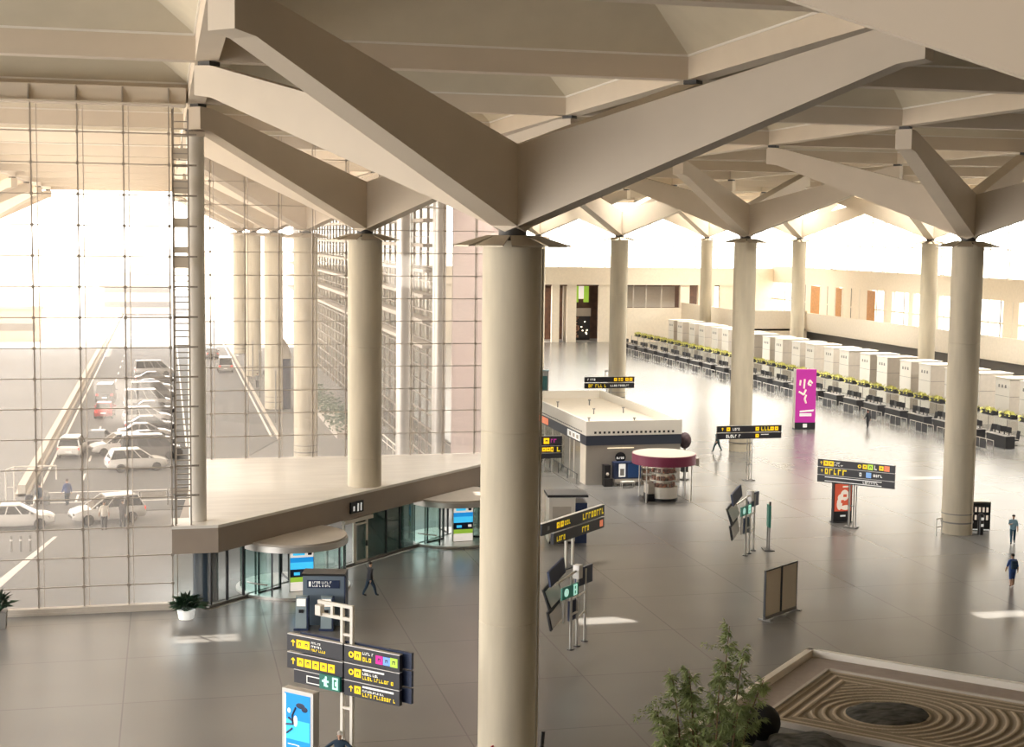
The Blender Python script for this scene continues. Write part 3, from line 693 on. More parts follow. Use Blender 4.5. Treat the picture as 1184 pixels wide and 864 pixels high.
# sign on two posts near the shop (seen steeply)
s = thing('direction_sign', 'slanting black direction sign with red square just right of the nearest column', 'sign', (21.2, 75.6, 0), PI / 4)
posts(s, (-.2, .55), 2.9, .13)
MB().bx(-.6, .9, -.25, .25, 0, .05).build('base_plate', M['dark'], s)
board(s, -3.17, 3.8, 2.3, 2.92, [('s', 'midgrey', .1, .35), ('p', Y_, .25, .5), ('p', Y_, .31, .5), ('t', Y_, .35, .45, 0, .4), ('t', Y_, .64, .98, 0, .55)], seed=9, th=.2)
board(s, -1.9, 3.8, 1.62, 2.22, [('t', Y_, .06, .22, -.1, .45), ('t', Y_, .55, .7, 0, .5), ('s', 'signred', .94, .6)], seed=10, th=.2)
# central long sign
s = thing('direction_sign', 'long black direction sign on thin posts in front of the mid-hall column', 'sign', (42.2, 101, 0), 0)
for x in (-.12, .08, .28): MB().tube((x, 0, 0), (x, 0, 3.3), .035).build('post', M['alu'], s)
MB().bx(-.35, .5, -.2, .2, 0, .06).bx(-.15, .31, -.03, .03, 1.2, 1.25).bx(-.15, .31, -.03, .03, 2.8, 2.85).build('base_plate', M['midgrey'], s)
board(s, -2.59, 2.52, 3.68, 4.15, [('a', Y_, .08, .6), ('p', Y_, .17, .58), ('t', W_, .24, .34, 0, .4), ('p', Y_, .62, .58), ('t', Y_, .68, .8, 0, .6), ('p', Y_, .85, .58), ('p', Y_, .92, .58)], seed=11)
board(s, -2.59, 2.52, 3.18, 3.62, [('t', W_, .14, .35, 0, .5), ('p', Y_, .62, .58), ('l', W_, .68, .8, .2, .12)], seed=12)
# far sign
s = thing('direction_sign', 'most distant black direction sign, above the flat roof of the shop', 'sign', (42.05, 136, 0), 0)
posts(s, (-.2, .2), 3.4, .1, m='alu')
MB().tube((-.4, 0, 4.4), (-.4, 0, 5.0), .05).bx(-.45, -.1, -.05, .05, 4.95, 5.05).build('top_bracket', M['alu'], s)
board(s, -2.53, 2.53, 3.9, 4.42, [('t', W_, .06, .2, 0, .4), ('p', Y_, .62, .58), ('t', Y_, .68, .8, 0, .6), ('p', Y_, .85, .58), ('p', Y_, .93, .58)], seed=13)
board(s, -2.53, 2.53, 3.3, 3.82, [('t', Y_, .08, .45, 0, .6), ('t', W_, .52, .9, 0, .35)], seed=14)
# right sign
s = thing('direction_sign', 'three-row black direction sign standing before the red poster', 'sign', (41.6, 83.3, 0), -PI / 4)
for x in (.1, .36): MB().tube((x, 0, 0), (x, 0, 4.0), .05).build('post', M['alu'], s)
for x in (-.02, .48): MB().tube((x, .1, 0), (x, .1, 2.8), .03).build('rear_post', M['midgrey'], s)
MB().bx(-.2, .65, -.25, .3, 0, .08).bx(.05, .41, -.03, .03, 1.35, 1.42).build('base_plate', M['midgrey'], s)
board(s, -2.01, 2.93, 3.72, 4.2, [('a', Y_, .05, .5), ('p', Y_, .11, .65), ('p', Y_, .18, .65), ('t', W_, .22, .3, .15, .2), ('t', W_, .22, .34, -.18, .2), ('o', Y_, .55, .5), ('p', Y_, .62, .58), ('p', 'lime', .69, .7), ('t', W_, .74, .78, 0, .6), ('p', Y_, .83, .58), ('s', 'signred', .9, .7)], seed=15)
board(s, -2.01, 2.93, 3.22, 3.69, [('a', Y_, .06, .5), ('t', Y_, .1, .4, 0, .75), ('t', W_, .55, .6, 0, .5), ('s', 'skyblue', .67, .7), ('t', W_, .73, .85, 0, .35)], seed=16)
board(s, -2.01, 2.93, 2.74, 3.19, [('l', W_, .1, .84, .28, .1), ('l', W_, .1, .84, -.28, .1), ('t', W_, .6, .8, 0, .3)], seed=17)
# shop-side sign
s = thing('direction_sign', 'short black sign with yellow pictograms beside the shop window', 'sign', (28.4, 107, 0), 0)
posts(s, (-.35, .25), 1.2, .08, m='alu')
board(s, -1.6, .97, 2.1, 2.82, [('p', Y_, .52, .6), ('t', 'posterpink', .66, .85, 0, .4)], seed=18)
board(s, -1.6, .97, 1.55, 2.06, [('p', Y_, .45, .58), ('p', Y_, .58, .58), ('t', Y_, .65, .9, 0, .7)], seed=19)
board(s, -1.6, .97, 1.12, 1.5, [], seed=20)
# magenta banner
s = thing('advertising_pillar', 'tall magenta advertising pillar in front of the check-in desks', 'advertising pillar', (59.13, 128.2, 0), R(-6))
MB().bx(-1.0, 1.0, -.3, .3, .65, 5.72).build('body', M['posterpink'], s); MB().bx(-1.06, -1.0, -.32, .32, .1, 5.74).build('lit_edge', M['white'], s)
MB().bx(-1.02, 1.02, -.32, .32, 0, .65).build('base', M['dark'], s)
m = MB()
for a, b2 in (((-.7, 3.6), (-.2, 3.3)), ((-.2, 3.3), (.0, 3.8)), ((-.6, 4.2), (-.55, 4.7)), ((-.2, 3.9), (-.15, 4.8)), ((.2, 4.3), (.35, 4.7)), ((.35, 4.7), (.6, 4.4)), ((.2, 4.3), (.5, 4.2)), ((.05, 3.3), (-.1, 2.9)), ((-.1, 2.9), (.05, 2.5))):
    m.tube((a[0], -.302, a[1]), (b2[0], -.302, b2[1]), .09)
m.build('butterfly_picture', M['postercream'], s)
m = MB(); m.hexa([(-.55, -.315, 1.62), (.8, -.315, 1.72), (.8, -.3, 1.72), (-.55, -.3, 1.62)], [(-.55, -.315, 1.77), (.85, -.315, 1.9), (.85, -.3, 1.9), (-.55, -.3, 1.77)]).bx(-.55, .62, -.315, -.3, 1.25, 1.52).box(0, -.322, .35, .4, .01, .35)
m.build('white_lettering', M['signwhite'], s)
# red poster
s = thing('poster_stand', 'red and cream poster stand behind the three-row sign', 'poster stand', (42.0, 85, 0), R(4))
MB().bx(-.66, .66, -.14, .14, .05, 2.58).build('body', M['dark'], s); f = MB().bx(-.6, .58, -.155, -.14, .72, 2.5).build('red_panel', M['posterred'], s)
m = MB(); m.ball(.1, -.156, 1.75, .3, .006, .36).ball(-.25, -.156, 1.2, .2, .006, .4).ball(.2, -.156, .95, .35, .006, .16).box(.2, -.158, 2.3, .5, .006, .1).ball(-.12, -.156, 1.6, .28, .006, .25); m.build('picture', M['postercream'], f)
m = MB(); m.box(.12, -.164, 1.72, .25, .006, .18).box(-.05, -.164, 1.35, .2, .006, .2); m.build('picture_shade', M['posterred'], f)
MB().box(.02, -.15, .42, .38, .01, .1).build('logo_lettering', M['signwhite'], s); MB().bx(-.7, .7, -.3, .3, 0, .05).build('base', M['dark'], s)
# partition board
dx, dy = 29.78 - 27.38, 64.85 - 63.12; s = thing('partition_board', 'free-standing double beige partition board on the open floor', 'partition', (28.58, 63.98, 0), math.atan2(dy, dx)); L = math.hypot(dx, dy) / 2
for x0, x1 in ((-L, -.03), (.03, L)):
    p = MB().bx(x0 + .05, x1 - .05, -.03, .03, .2, 2.36).build('board_panel', mat('beige_board', (.80, .70, .56), .6), s)
    MB().bx(x0, x0 + .05, -.05, .05, 0.05, 2.42).bx(x1 - .05, x1, -.05, .05, .05, 2.42).bx(x0, x1, -.05, .05, 2.36, 2.42).build('edge_frame', M['dark'], p)
MB().bx(-L, L, -.06, .06, .05, .2).build('bottom_rail', M['midgrey'], s)
for x in (-L + .1, 0, L - .1): MB().bx(x - .06, x + .06, -.35, .35, 0, .06).build('foot', M['midgrey'], s)

# flight information stands
def info_stand(loc, rz, label, extra=False):
    s = thing('information_stand', label, 'information stand', loc, rz)
    for x, y in ((-.65, -.05), (0, 0), (.9, .1)):
        MB().tube((x, y, 0), (x, y, 3.3), .06).build('post', M['alu'], s); MB().lathe([(.16, 0), (.16, .04)], 12, x, y).build('foot', M['dark'], s)
    MB().tube((-.65, -.05, 1.55), (0, 0, 1.55), .05).tube((-.65, -.05, 2.25), (.9, .1, 2.25), .05).tube((0, 0, 1.2), (.9, .1, 1.4), .04).tube((-.65, -.05, 2.7), (0, 0, 2.7), .05).tube((-1.8, .1, 3.1), (.2, 0, 3.45), .05).tube((-1.2, 0, 1.3), (-1.2, 0, 2.8), .06).build('cross_rail', M['alu'], s)
    # tilted screens (seen from behind)
    def scr(x0, z0, x1, z1, y0, y1, nm='screen'):
        w = .02
        b = MB().hexa([(x0, y0, z0), (x1, y0 + w, z0 + .42), (x1, y0 + w + .08, z0 + .42), (x0, y0 + .08, z0)], [(x0 - .15, y1, z1), (x1 - .1, y1 + w, z1 + .42), (x1 - .1, y1 + w + .08, z1 + .42), (x0 - .15, y1 + .08, z1)]).build(nm, M['dark'], s)
        return b
    a = scr(-1.9, 1.95, -.75, 2.85, .3, .55)
    MB().hexa([(-1.8, .26, 2.08), (-.85, .26, 2.42), (-.85, .29, 2.42), (-1.8, .29, 2.08)], [(-1.94, .51, 2.76), (-.96, .51, 3.1), (-.96, .54, 3.1), (-1.94, .54, 2.76)]).build('screen_back', M['alu'], a)
    b = scr(-1.75, 1.0, -.75, 1.85, .3, .4)
    MB().hexa([(-1.66, .26, 1.1), (-.82, .26, 1.42), (-.82, .29, 1.42), (-1.66, .29, 1.1)], [(-1.78, .36, 1.75), (-.92, .36, 2.08), (-.92, .39, 2.08), (-1.78, .39, 1.75)]).build('screen_back', M['alu'], b)
    MB().hexa([(-2.15, .1, 3.05), (-.8, .15, 3.45), (-.8, .25, 3.45), (-2.15, .2, 3.05)], [(-2.2, .2, 3.7), (-.8, .25, 4.1), (-.8, .35, 4.1), (-2.2, .3, 3.7)]).build('top_board', M['navy'], s)
    MB().bx(.1, 1.55, .1, .2, 2.6, 3.4).build('side_board', M['navy'], s)
    MB().bx(-.5, .1, .1, .2, 1.2, 2.1).build('lower_board', M['navy'], s)
    MB().box(.0, 0, 3.35, .34, .3, .6).build('camera_box', M['alu'], s)
    e = MB().bx(-1.7, -.25, -.2, -.12, 2.42, 2.95).build('exit_sign', M['green'], s)
    MB().lathe([(.01, 0), (.18, 0), (.18, .02), (.01, .02)], 16).build('arrow_disc', M['mint'], e, False, (-1.35, -.2, 2.7)).rotation_euler = (PI / 2, 0, 0)
    MB().bx(-.72, -.66, -.23, -.2, 2.46, 2.92).bx(-.5, -.44, -.23, -.2, 2.46, 2.92).bx(-.7, -.45, -.23, -.2, 2.86, 2.92).bx(-.7, -.45, -.23, -.2, 2.66, 2.72).bx(-.7, -.45, -.23, -.2, 2.46, 2.5).build('exit_pictogram', M['mint'], e)
    return s
info_stand((17.5, 60.7, 0), PI / 4, 'metal stand with screens and green exit sign just right of nearest column')
info_stand((32.45, 77.2, 0), PI / 4, 'metal stand with screens and green exit sign above the partition board')
s = thing('sign_post', 'narrow two-legged sign seen edge-on beside the far screen stand', 'sign', (33.95, 77.95, 0), R(78))
posts(s, (-.28, .28), 1.5, .07, m='midgrey'); MB().bx(-.35, .35, -.06, .06, 1.35, 2.65).build('board', M['green'], s); MB().bx(-.45, .45, -.3, .3, 0, .05).build('base_plate', M['dark'], s); MB().box(-.25, 0, 2.75, .1, .1, .25).build('cap', M['dark'], s)

# small information pod behind the slanting sign
s = thing('service_kiosk', 'small white and dark kiosk half hidden behind the slanting sign', 'kiosk', (22.9, 82.6, 0), R(-8))
MB().bx(-1.0, .55, -.9, .9, 0, 2.75).build('body', M['white'], s); MB().bx(.55, 1.25, -.9, .9, 0, 2.4).build('side_unit', M['navy'], s); MB().bx(-1.1, 1.3, -1, 1, 2.75, 2.9).build('roof', M['dark'], s); MB().bx(-.8, .3, -.93, -.9, .5, 2.2).build('panel', M['grey'], s)
MB().bx(-1.0, .55, -.95, .95, 0, .12).build('plinth', M['black'], s)

# tourist machine booth
s = thing('ticket_machine_booth', 'blue-grey booth wall with white lettering near the left revolving door', 'booth', (6.95, 66.3, 0), R(-14))
MB().bx(-.95, .95, -.1, .9, 0, 2.32).build('body', M['bluegrey'], s); MB().bx(-1.0, 1.0, -.14, .94, 2.32, 2.42).build('top', M['black'], s); MB().bx(.95, 1.02, -.1, .9, 0, 2.32).build('side_panel', M['navy'], s)
b = MB().bx(-.75, .75, -.13, -.1, 1.75, 2.12).build('lettering_board', M['navy'], s)
m = MB(); glyphs(m, -.5, .35, 2.02, .1, -.131, 41); glyphs(m, -.5, .3, 1.86, .1, -.131, 42); m.box(-.62, -.135, 1.94, .1, .01, .24); m.build('lettering', M['signwhite'], b)
for x, lab in ((-.9, 'left self-service machine in front of the blue-grey booth'), (.25, 'right self-service machine in front of the blue-grey booth')):
    a = R(-14); gx, gy = 6.95 + x * math.cos(a) + .75 * math.sin(a), 66.3 + x * math.sin(a) - .75 * math.cos(a)
    k = thing('self_service_machine', lab, 'machine', (gx, gy, 0), a, 'self-service machines at the booth')
    MB().hexa([(-.25, -.3, .1), (.25, -.3, .1), (.3, .25, .1), (-.3, .25, .1)], [(-.25, -.1, 1.5), (.25, -.1, 1.5), (.3, .25, 1.5), (-.3, .25, 1.5)]).build('body', M['kioskface'], k)
    MB().bx(.25, .32, -.25, .25, .1, 1.5).build('dark_side', M['navy'], k)
    MB().hexa([(-.2, -.18, 1.1), (.2, -.18, 1.1), (.2, -.17, 1.1), (-.2, -.17, 1.1)], [(-.2, -.13, 1.42), (.2, -.13, 1.42), (.2, -.12, 1.42), (-.2, -.12, 1.42)]).build('screen', M['posterlight'], k)
    MB().bx(-.1, .1, -.24, -.2, .8, .95).build('card_slot', M['black'], k); MB().bx(-.32, .34, -.35, .3, 0, .1).build('base', M['navy'], k)

# ------------------------------------------------------------------ flat-roofed shop
s = thing('flat_roofed_shop', 'flat-roofed free-standing shop in the middle of the hall', 'shop', (29.6, 101, 0))
W, L = 7.24, 20.5
MB().bx(.02, W - .02, .02, 6, 0, 2.9).build('front_wall', mat('shop_front_metal', (.42, .39, .35), .35, metal=.3), s)
bo = MB(); bo.bx(-.05, W + .05, -.05, .12, 3.62, 4.68).bx(-.05, W + .05, L - .12, L + .05, 3.62, 4.68).bx(-.05, .12, .12, L - .12, 3.62, 4.68).bx(W - .12, W + .05, .12, L - .12, 3.62, 4.68)
pw = bo.build('parapet', M['white'], s)
MB().bx(.12, W - .12, .12, L - .12, 3.9, 4.05).build('roof', M['warmwhite'], s)
m = MB()
for k in range(18): m.box(.65 + .35 * k, -.055, 3.84, .16, .02, .16)
m.build('vent_hole', M['black'], pw)
m = MB()
for k in range(40): m.box(-.055, 1.2 + .45 * k, 3.8, .02, .3, .07)
m.build('vent_slot', M['black'], pw)
MB().bx(-.03, W + .03, -.03, .1, 2.9, 3.66).bx(W - .1, W + .03, .1, L, 2.9, 3.66).bx(-.03, .1, .1, L, 2.9, 3.66).build('fascia_band', mat('shop_fascia', (.045, .055, .08), .4), s)
fb = MB().bx(-.06, -.03, 1.6, 5.0, 3.0, 3.5).build('white_lettering', M['signwhite'], s); MB().bx(-.06, -.03, 10.8, 14.2, 3.0, 3.5).build('red_lettering', M['signred'], s)
m = MB(); 
for k in range(3): m.bx(-.065, -.06, 1.9 + k * 1.0, 2.5 + k * 1.0, 3.1, 3.4)
m.build('letter_shapes', M['grey'], fb)
MB().bx(-.02, .05, .1, 1.4, 0, 2.9).build('side_wall', M['warmwhite'], s)
MB().bx(0, .03, 1.4, L, 0, 2.9).build('side_glass', M['clear'], s)
for y in (1.4, 3.2, 4.4, 7, 9.5, 12, 14.5): MB().bx(-.03, .06, y - .06, y + .06, 0, 2.9).build('glazing_bar', M['white'], s)
MB().bx(.2, .3, 1.6, 3.1, .2, 2.7).build('window_poster', mat('green_poster', (.45, .45, .2), .6, noise=.6, scale=4), s)
MB().bx(.9, 1.1, 4.5, L - .2, 0, 2.5).build('inner_shelving', mat('shelf_display', (.62, .55, .45), .6, noise=.5, scale=5), s)
MB().bx(W - .05, W, 6, L, 0, 2.9).bx(0, W, L - .05, L, 0, 2.9).build('rear_wall', M['warmwhite'], s)
for x, y in ((1.2, 3.5), (4.6, 3.0), (3.2, 9), (5.8, 9.5), (1.6, 14), (4.6, 15)): MB().tube((x, y, 4.05), (x, y, 4.45), .05).box(x, y, 4.48, .2, .12, .08).build('roof_anchor', M['midgrey'], s)
lg = MB().ball(0, 0, 0, .42, .03, .38).build('round_logo', M['black'], s, False, (2.6, -.03, 2.0)); 
m = MB(); glyphs(m, -.3, .28, -.05, .14, -.033, 51); m.build('logo_lettering', M['signwhite'], lg)
MB().bx(1.6, 3.6, -.06, -.02, 2.66, 2.71).build('wall_light', emit('wall_wash_lamp', (1, .85, .6), .7), s)
MB().tube((-.5, .6, .75), (-.5, 13.5, .75), .03).build('guard_rail', M['dark'], s)
for k in range(6): MB().tube((-.5, .6 + 2.58 * k, 0), (-.5, .6 + 2.58 * k, .75), .03).build('guard_post', M['dark'], s)
# fridge / shelves / seats outside the shop
def at_shop(x, y): return (29.6 + x, 101 + y, 0)
k = thing('drinks_cabinet', 'blue and black drinks cabinet against the shop front', 'cabinet', at_shop(2.9, -.6))
MB().bx(-1.0, 1.0, -.35, .35, .55, 1.75).build('body', M['navy'], k); MB().bx(-.7, -.2, -.37, -.35, .7, 1.65).build('white_poster', M['signwhite'], k); MB().bx(-.6, -.3, -.38, -.37, .8, 1.3).build('poster_picture', M['midgrey'], k); MB().bx(.0, .95, -.37, -.35, .65, 1.65).build('blue_door', mat('blue_door', (.02, .07, .22), .3), k); MB().bx(-1, 1, -.35, .35, .3, .55).build('base', M['grey'], k)
for x in (-.9, .9): MB().bx(x - .08, x + .08, -.3, .3, 0, .3).build('leg', M['midgrey'], k)
k = thing('newspaper_rack', 'black newspaper rack left of the drinks cabinet', 'rack', at_shop(1.4, -.5))
MB().bx(-.22, .22, -.3, .3, 0, 1.55).build('body', M['black'], k); MB().ball(0, -.3, .9, .12).build('white_label', M['grey'], k); MB().bx(-.3, .35, -.5, -.3, 0, .6).build('bin', M['black'], k)
k = thing('goods_shelf', 'low stepped goods shelf between drinks cabinet and round kiosk', 'shelf', at_shop(5.2, -.5))
MB().bx(-1.1, 1.1, .1, .2, 0, 1.7).build('back_board', M['white'], k)
for z in (.3, .8, 1.25): MB().bx(-1.1, 1.1, -.35, .1, z, z + .06).build('shelf', M['grey'], k)
rr = random.Random(9); m = MB()
for z in (.36, .86, 1.31):
    for q in range(7): m.box(-.95 + .3 * q, -.1, z + .13, .2, .2, .22 + .1 * rr.random())
m.build('goods', mat('shelf_goods', (.12, .08, .07), .5, noise=.7, scale=8, col2=(.5, .3, .2)), k)
k = thing('bench', 'small white bench on thin legs before the drinks cabinet', 'bench', at_shop(2.7, -1.5))
MB().bx(-.5, .5, -.2, .2, .4, .46).build('seat', M['white'], k)
for x in (-.45, .45):
    for y in (-.17, .17): MB().tube((x, y, 0), (x, y, .4), .025).build('leg', M['alu'], k)

# ------------------------------------------------------------------ round kiosk
k = thing('round_kiosk', 'round kiosk with burgundy roof edge beside the shop', 'kiosk', (33.3, 94.6, 0))
MB().lathe([(0.01, 3.25), (2.15, 3.2), (2.15, 3.24), (0.01, 3.3)], 48).build('roof', M['grey'], k, True)
MB().lathe([(2.1, 2.55), (2.2, 2.55), (2.2, 3.22), (2.1, 3.22)], 48).build('roof_edge', M['burgundy'], k, True)
MB().lathe([(2.05, 2.6), (.9, 2.6)], 32).build('soffit', M['grey'], k)
MB().lathe([(.98, .18), (.98, .95)], 32).build('counter', M['white'], k, True)
MB().lathe([(1.02, 0), (1.02, .18)], 32).build('plinth', M['black'], k, True)
MB().lathe([(.97, .95), (.97, 2.6)], 32).build('display_glass', M['clear'], k, True)
MB().lathe([(.5, .95), (.5, 2.6)], 20).build('core', M['warmwhite'], k, True)
MB().lathe([(.3, 1.38), (.95, 1.38), (.95, 1.42), (.3, 1.42)], 24).lathe([(.3, 1.9), (.95, 1.9), (.95, 1.94), (.3, 1.94)], 24).build('shelf', M['white'], k)
m = MB(); rr = random.Random(4)
for q in range(46):
    a = rr.uniform(PI * .9, PI * 2.1); z = rr.choice((.95, 1.42, 1.94)); m.box(.75 * math.cos(a), .75 * math.sin(a), z + .12, .14, .14, .2 + .12 * rr.random(), a)
m.build('goods', mat('kiosk_goods', (.06, .05, .05), .5, noise=.7, scale=7, col2=(.55, .2, .1)), k)
for a in (R(215), R(330), R(20), R(130)): MB().tube((1.95 * math.cos(a), 1.95 * math.sin(a), 0), (1.95 * math.cos(a), 1.95 * math.sin(a), 2.6), .04).build('post', M['alu'], k)
MB().bx(-1.3, -.85, -.6, .3, 0, 1.2).build('side_cabinet', M['grey'], k)
MB().bx(-1.32, -.85, -.65, .3, 0, .5).build('side_plinth', M['black'], k)
MB().box(2.3, -.3, 2.6, .25, .3, .5).build('hanging_tag', M['grey'], k)

# ------------------------------------------------------------------ equipment at the right column
cx, cy = colx(1), coly(1)
k = thing('luggage_trolley_frame', 'steel loop barrier left of the column at the right', 'barrier', (cx - 1.55, cy - .6, 0), R(20))
MB().path([(-.25, 0, 0), (-.25, 0, 1.05), (.25, 0, 1.05), (.25, 0, 0)], .035).build('hoop', M['alu'], k); MB().tube((-.25, 0, .55), (.25, 0, .55), .03).build('cross_bar', M['alu'], k)
k = thing('vending_machine', 'dark vending machine standing behind the column at the right', 'vending machine', (cx + 1.95, cy + .6, 0), R(-20))
MB().bx(-.55, .55, -.4, .4, 0.05, 1.8).build('body', M['dark'], k); MB().bx(-.5, .5, -.43, -.4, .6, 1.7).build('glass_front', M['carglass'], k); MB().bx(-.55, .55, -.42, .42, 1.8, 1.86).build('top', M['white'], k); MB().bx(-.5, .5, -.45, -.42, .05, .12).build('bottom_strip', M['signwhite'], k)
m = MB()
for q in range(8): m.box(-.35 + .23 * (q % 4), -.44, .85 + .5 * (q // 4), .12, .02, .3)
m.build('goods', M['postercream'], k)
k = thing('bottle_bin', 'slim black bin between the right column and the vending machine', 'bin', (cx + 1.2, cy - .75, 0))
MB().lathe([(.18, 0), (.18, 1.2), (.12, 1.3)], 14).build('body', M['black'], k, True); MB().box(0, -.18, 1.0, .16, .03, .16).box(0, -.18, .6, .16, .03, .16).build('label', M['signwhite'], k)

# ------------------------------------------------------------------ zen garden
C45 = PI / 4
zg = thing('zen_garden', 'sunken garden of raked sand rings inside a pale kerb', 'zen garden', (27.05, 57.25, 0), 0)
m = MB(); L1, L2 = 20, 16
def seg(mb, p, q, w, z0, z1, mi=0):
    p = Vector((*p, 0)); q = Vector((*q, 0)); d = (q - p).normalized(); n = Vector((-d.y, d.x, 0)) * w / 2
    mb.hexa([(*(p + n).to_2d(), z0), (*(p - n).to_2d(), z0), (*(q - n).to_2d(), z0), (*(q + n).to_2d(), z0)], [(*(p + n).to_2d(), z1), (*(p - n).to_2d(), z1), (*(q - n).to_2d(), z1), (*(q + n).to_2d(), z1)], mi)
h = .7071
seg(m, (.1 * h, .1 * h), (-L1 * h, -L1 * h), .28, 0, .34); m.build('kerb_side', M['warmwhite'], zg)
m = MB(); seg(m, (-.1 * h, .1 * h), (L2 * h, -L2 * h), .28, 0, .34); m.build('kerb_side', M['white'], zg)
m = MB(); 
pv = [(0, -.25), (-9.2 * h, -9.2 * h - .25), (-9.2 * h + 15 * h, -9.2 * h - 15 * h), (15 * h, -15 * h)]
m.prism(pv, 0.0, .06); m.build('inner_paving', mat('garden_paving', (.40, .33, .28), .6, noise=.08), zg)
# sand bed: local axes u = (1,-1)/sqrt2, v = (1,1)/sqrt2, origin at its back corner
P0 = (26.75, 54.75)
LOC = (P0[0] - 27.05, P0[1] - 57.25, 0)
U, V = 11.0, 7.3; N = 300; N2 = 200
ex, ey = 26.45 - P0[0], 49.15 - P0[1]; eu, ev = (ex - ey) * h, (ex + ey) * h
m = MB(); vs = []; ph = []
for j in range(N2 + 1):
    for i in range(N + 1):
        u, v = U * i / N, -V * j / N2
        du, dv = u - eu, v - ev
        # ellipse elongated along world X
        wx, wy = (du + dv) * h, (dv - du) * h
        e = math.hypot(wx, wy * 1.22) - 1.6
        edge = min(u, -v, V + v)                  # distance from border
        q = -edge + 2.15
        w = 1 / (1 + math.exp(-(q - 1.1) * 6)) if True else 0
        d = e if edge > 1.15 else e * 0 + (3.0 - edge)
        if edge <= 1.15 and edge > .0: d = 3.0 - edge
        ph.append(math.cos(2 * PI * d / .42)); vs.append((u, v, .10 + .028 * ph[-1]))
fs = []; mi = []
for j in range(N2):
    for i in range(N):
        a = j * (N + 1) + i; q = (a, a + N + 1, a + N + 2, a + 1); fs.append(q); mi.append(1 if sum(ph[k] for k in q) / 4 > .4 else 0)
m.v = vs; m.f = fs; m.m = mi
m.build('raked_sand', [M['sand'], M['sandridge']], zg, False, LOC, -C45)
m = MB(); 
for p, q in (((0, .08), (U, .08)), ((-.08, 0), (-.08, -V)), ((0, -V - .08), (U, -V - .08))): seg(m, p, q, .14, 0, .2)
m.build('sand_edging', M['grey'], zg, False, LOC, -C45)
st = MB(); prf = [(0.01, .2), (.5, .195), (1.0, .18), (1.45, .14), (1.58, .06)]
st.lathe(prf[::-1], 40)
st.v = [(x, y * .82, z + .03 * math.sin(5 * x + 3 * y) + .02 * math.sin(9 * y)) for x, y, z in st.v]
o = st.build('flat_stone', M['rock'], None, True, (26.45, 49.15, .065), R(-6)); tag(o, 'dark oval stone lying in the raked sand', 'stone')
o = MB().ball(0, 0, 0, .68, .68, .66, 24).build('black_ball', M['gravel'], None, True, (20.75, 47.75, .66)); tag(o, 'larger round black ball right of the bamboo', 'ball')
o = MB().ball(0, 0, 0, .62, .62, .58, 24).build('black_ball', M['gravel'], None, True, (19.6, 47.0, .58)); tag(o, 'lower black ball half hidden by the bamboo', 'ball')
rk = MB().ball(0, 0, 0, 1.5, 1.0, .5, 20); rg = random.Random(5)
rk.v = [(x * (1 + .12 * math.sin(3 * y + z)), y * (1 + .15 * math.sin(4 * x)), z * (1 + .2 * math.sin(3 * x + 2 * y))) for x, y, z in rk.v]
o = rk.build('rough_rock', M['rock'], None, True, (21.6, 45.6, .35), R(-40)); tag(o, 'rough dark rock below the black balls', 'rock')

# ------------------------------------------------------------------ bamboo
bm_ = thing('bamboo_plant', 'leafy bamboo clump standing by the zen garden', 'plant', (17.6, 44.8, 0))
rg = random.Random(11); leaf = MB(); tips = []
canes = [(.45, .1, 5.05, .25, .1), (.8, .0, 4.2, .35, 0), (-.5, .1, 3.6, -.2, .1), (-1.0, 0, 3.4, -.35, 0), (.1, -.3, 3.4, .05, -.1), (1.1, -.1, 3.2, .75, 0), (-.2, .3, 3.0, -.6, .1), (.6, -.4, 2.6, .2, -.2), (-1.4, -.1, 2.3, -.5, 0)]
def add_leaf(p, a, el, ln, w):
    d = Vector((math.cos(a) * math.cos(el), math.sin(a) * math.cos(el), math.sin(el))); s_ = d.cross(Vector((0, 0, 1))).normalized() * w
    e = d * ln; leaf.add([p, p + e * .4 + s_, p + e + Vector((0, 0, -ln * .25)), p + e * .4 - s_], [(0, 1, 2, 3)])
for cx_, cy_, hgt, lx, ly in canes:
    pts = [Vector((cx_ + lx * t * t, cy_ + ly * t, hgt * t)) for t in [k / 8 for k in range(9)]]
    c = MB()
    for k in range(8): c.tube(pts[k], pts[k + 1], .05 * (1 - k / 10), .05 * (1 - (k + 1) / 10), 7)
    c.build('cane', M['cane'], bm_)
    for n in range(44):
        t = rg.uniform(.22, 1.0) ** .9; b0 = Vector((cx_ + lx * t * t, cy_ + ly * t, hgt * t)); a = rg.uniform(0, 2 * PI); ln = rg.uniform(.25, .85) * (1.25 - t)
        b1 = b0 + Vector((math.cos(a) * ln, math.sin(a) * ln, rg.uniform(-.05, .3)))
        for q in range(17):
            f_ = rg.uniform(.15, 1.05); add_leaf(b0.lerp(b1, f_), a + rg.uniform(-1.4, 1.4), rg.uniform(-.7, .6), rg.uniform(.16, .34), .03)
for k in range(9):   # a long drooping side branch on the left and one high on the right
    for q in range(12): add_leaf(Vector((-1.1 - .18 * k, .1, 2.9 - .1 * k * k * .12 + rg.uniform(-.1, .1))), rg.uniform(0, 6.28), rg.uniform(-.8, .5), .2, .02)
    for q in range(5): add_leaf(Vector((.6 - .12 * k, .1, 4.3 - .0 * k + rg.uniform(-.08, .08) + .03 * k)), rg.uniform(0, 6.28), rg.uniform(-.8, .5), .17, .02)
leaf.build('foliage', M['leaf'], bm_)
bp = MB().lathe([(.9, 0), (1.15, .5), (1.1, .5), (1.05, .42), (.01, .42)], 28); bp.build('pot', M['midgrey'], bm_, True)

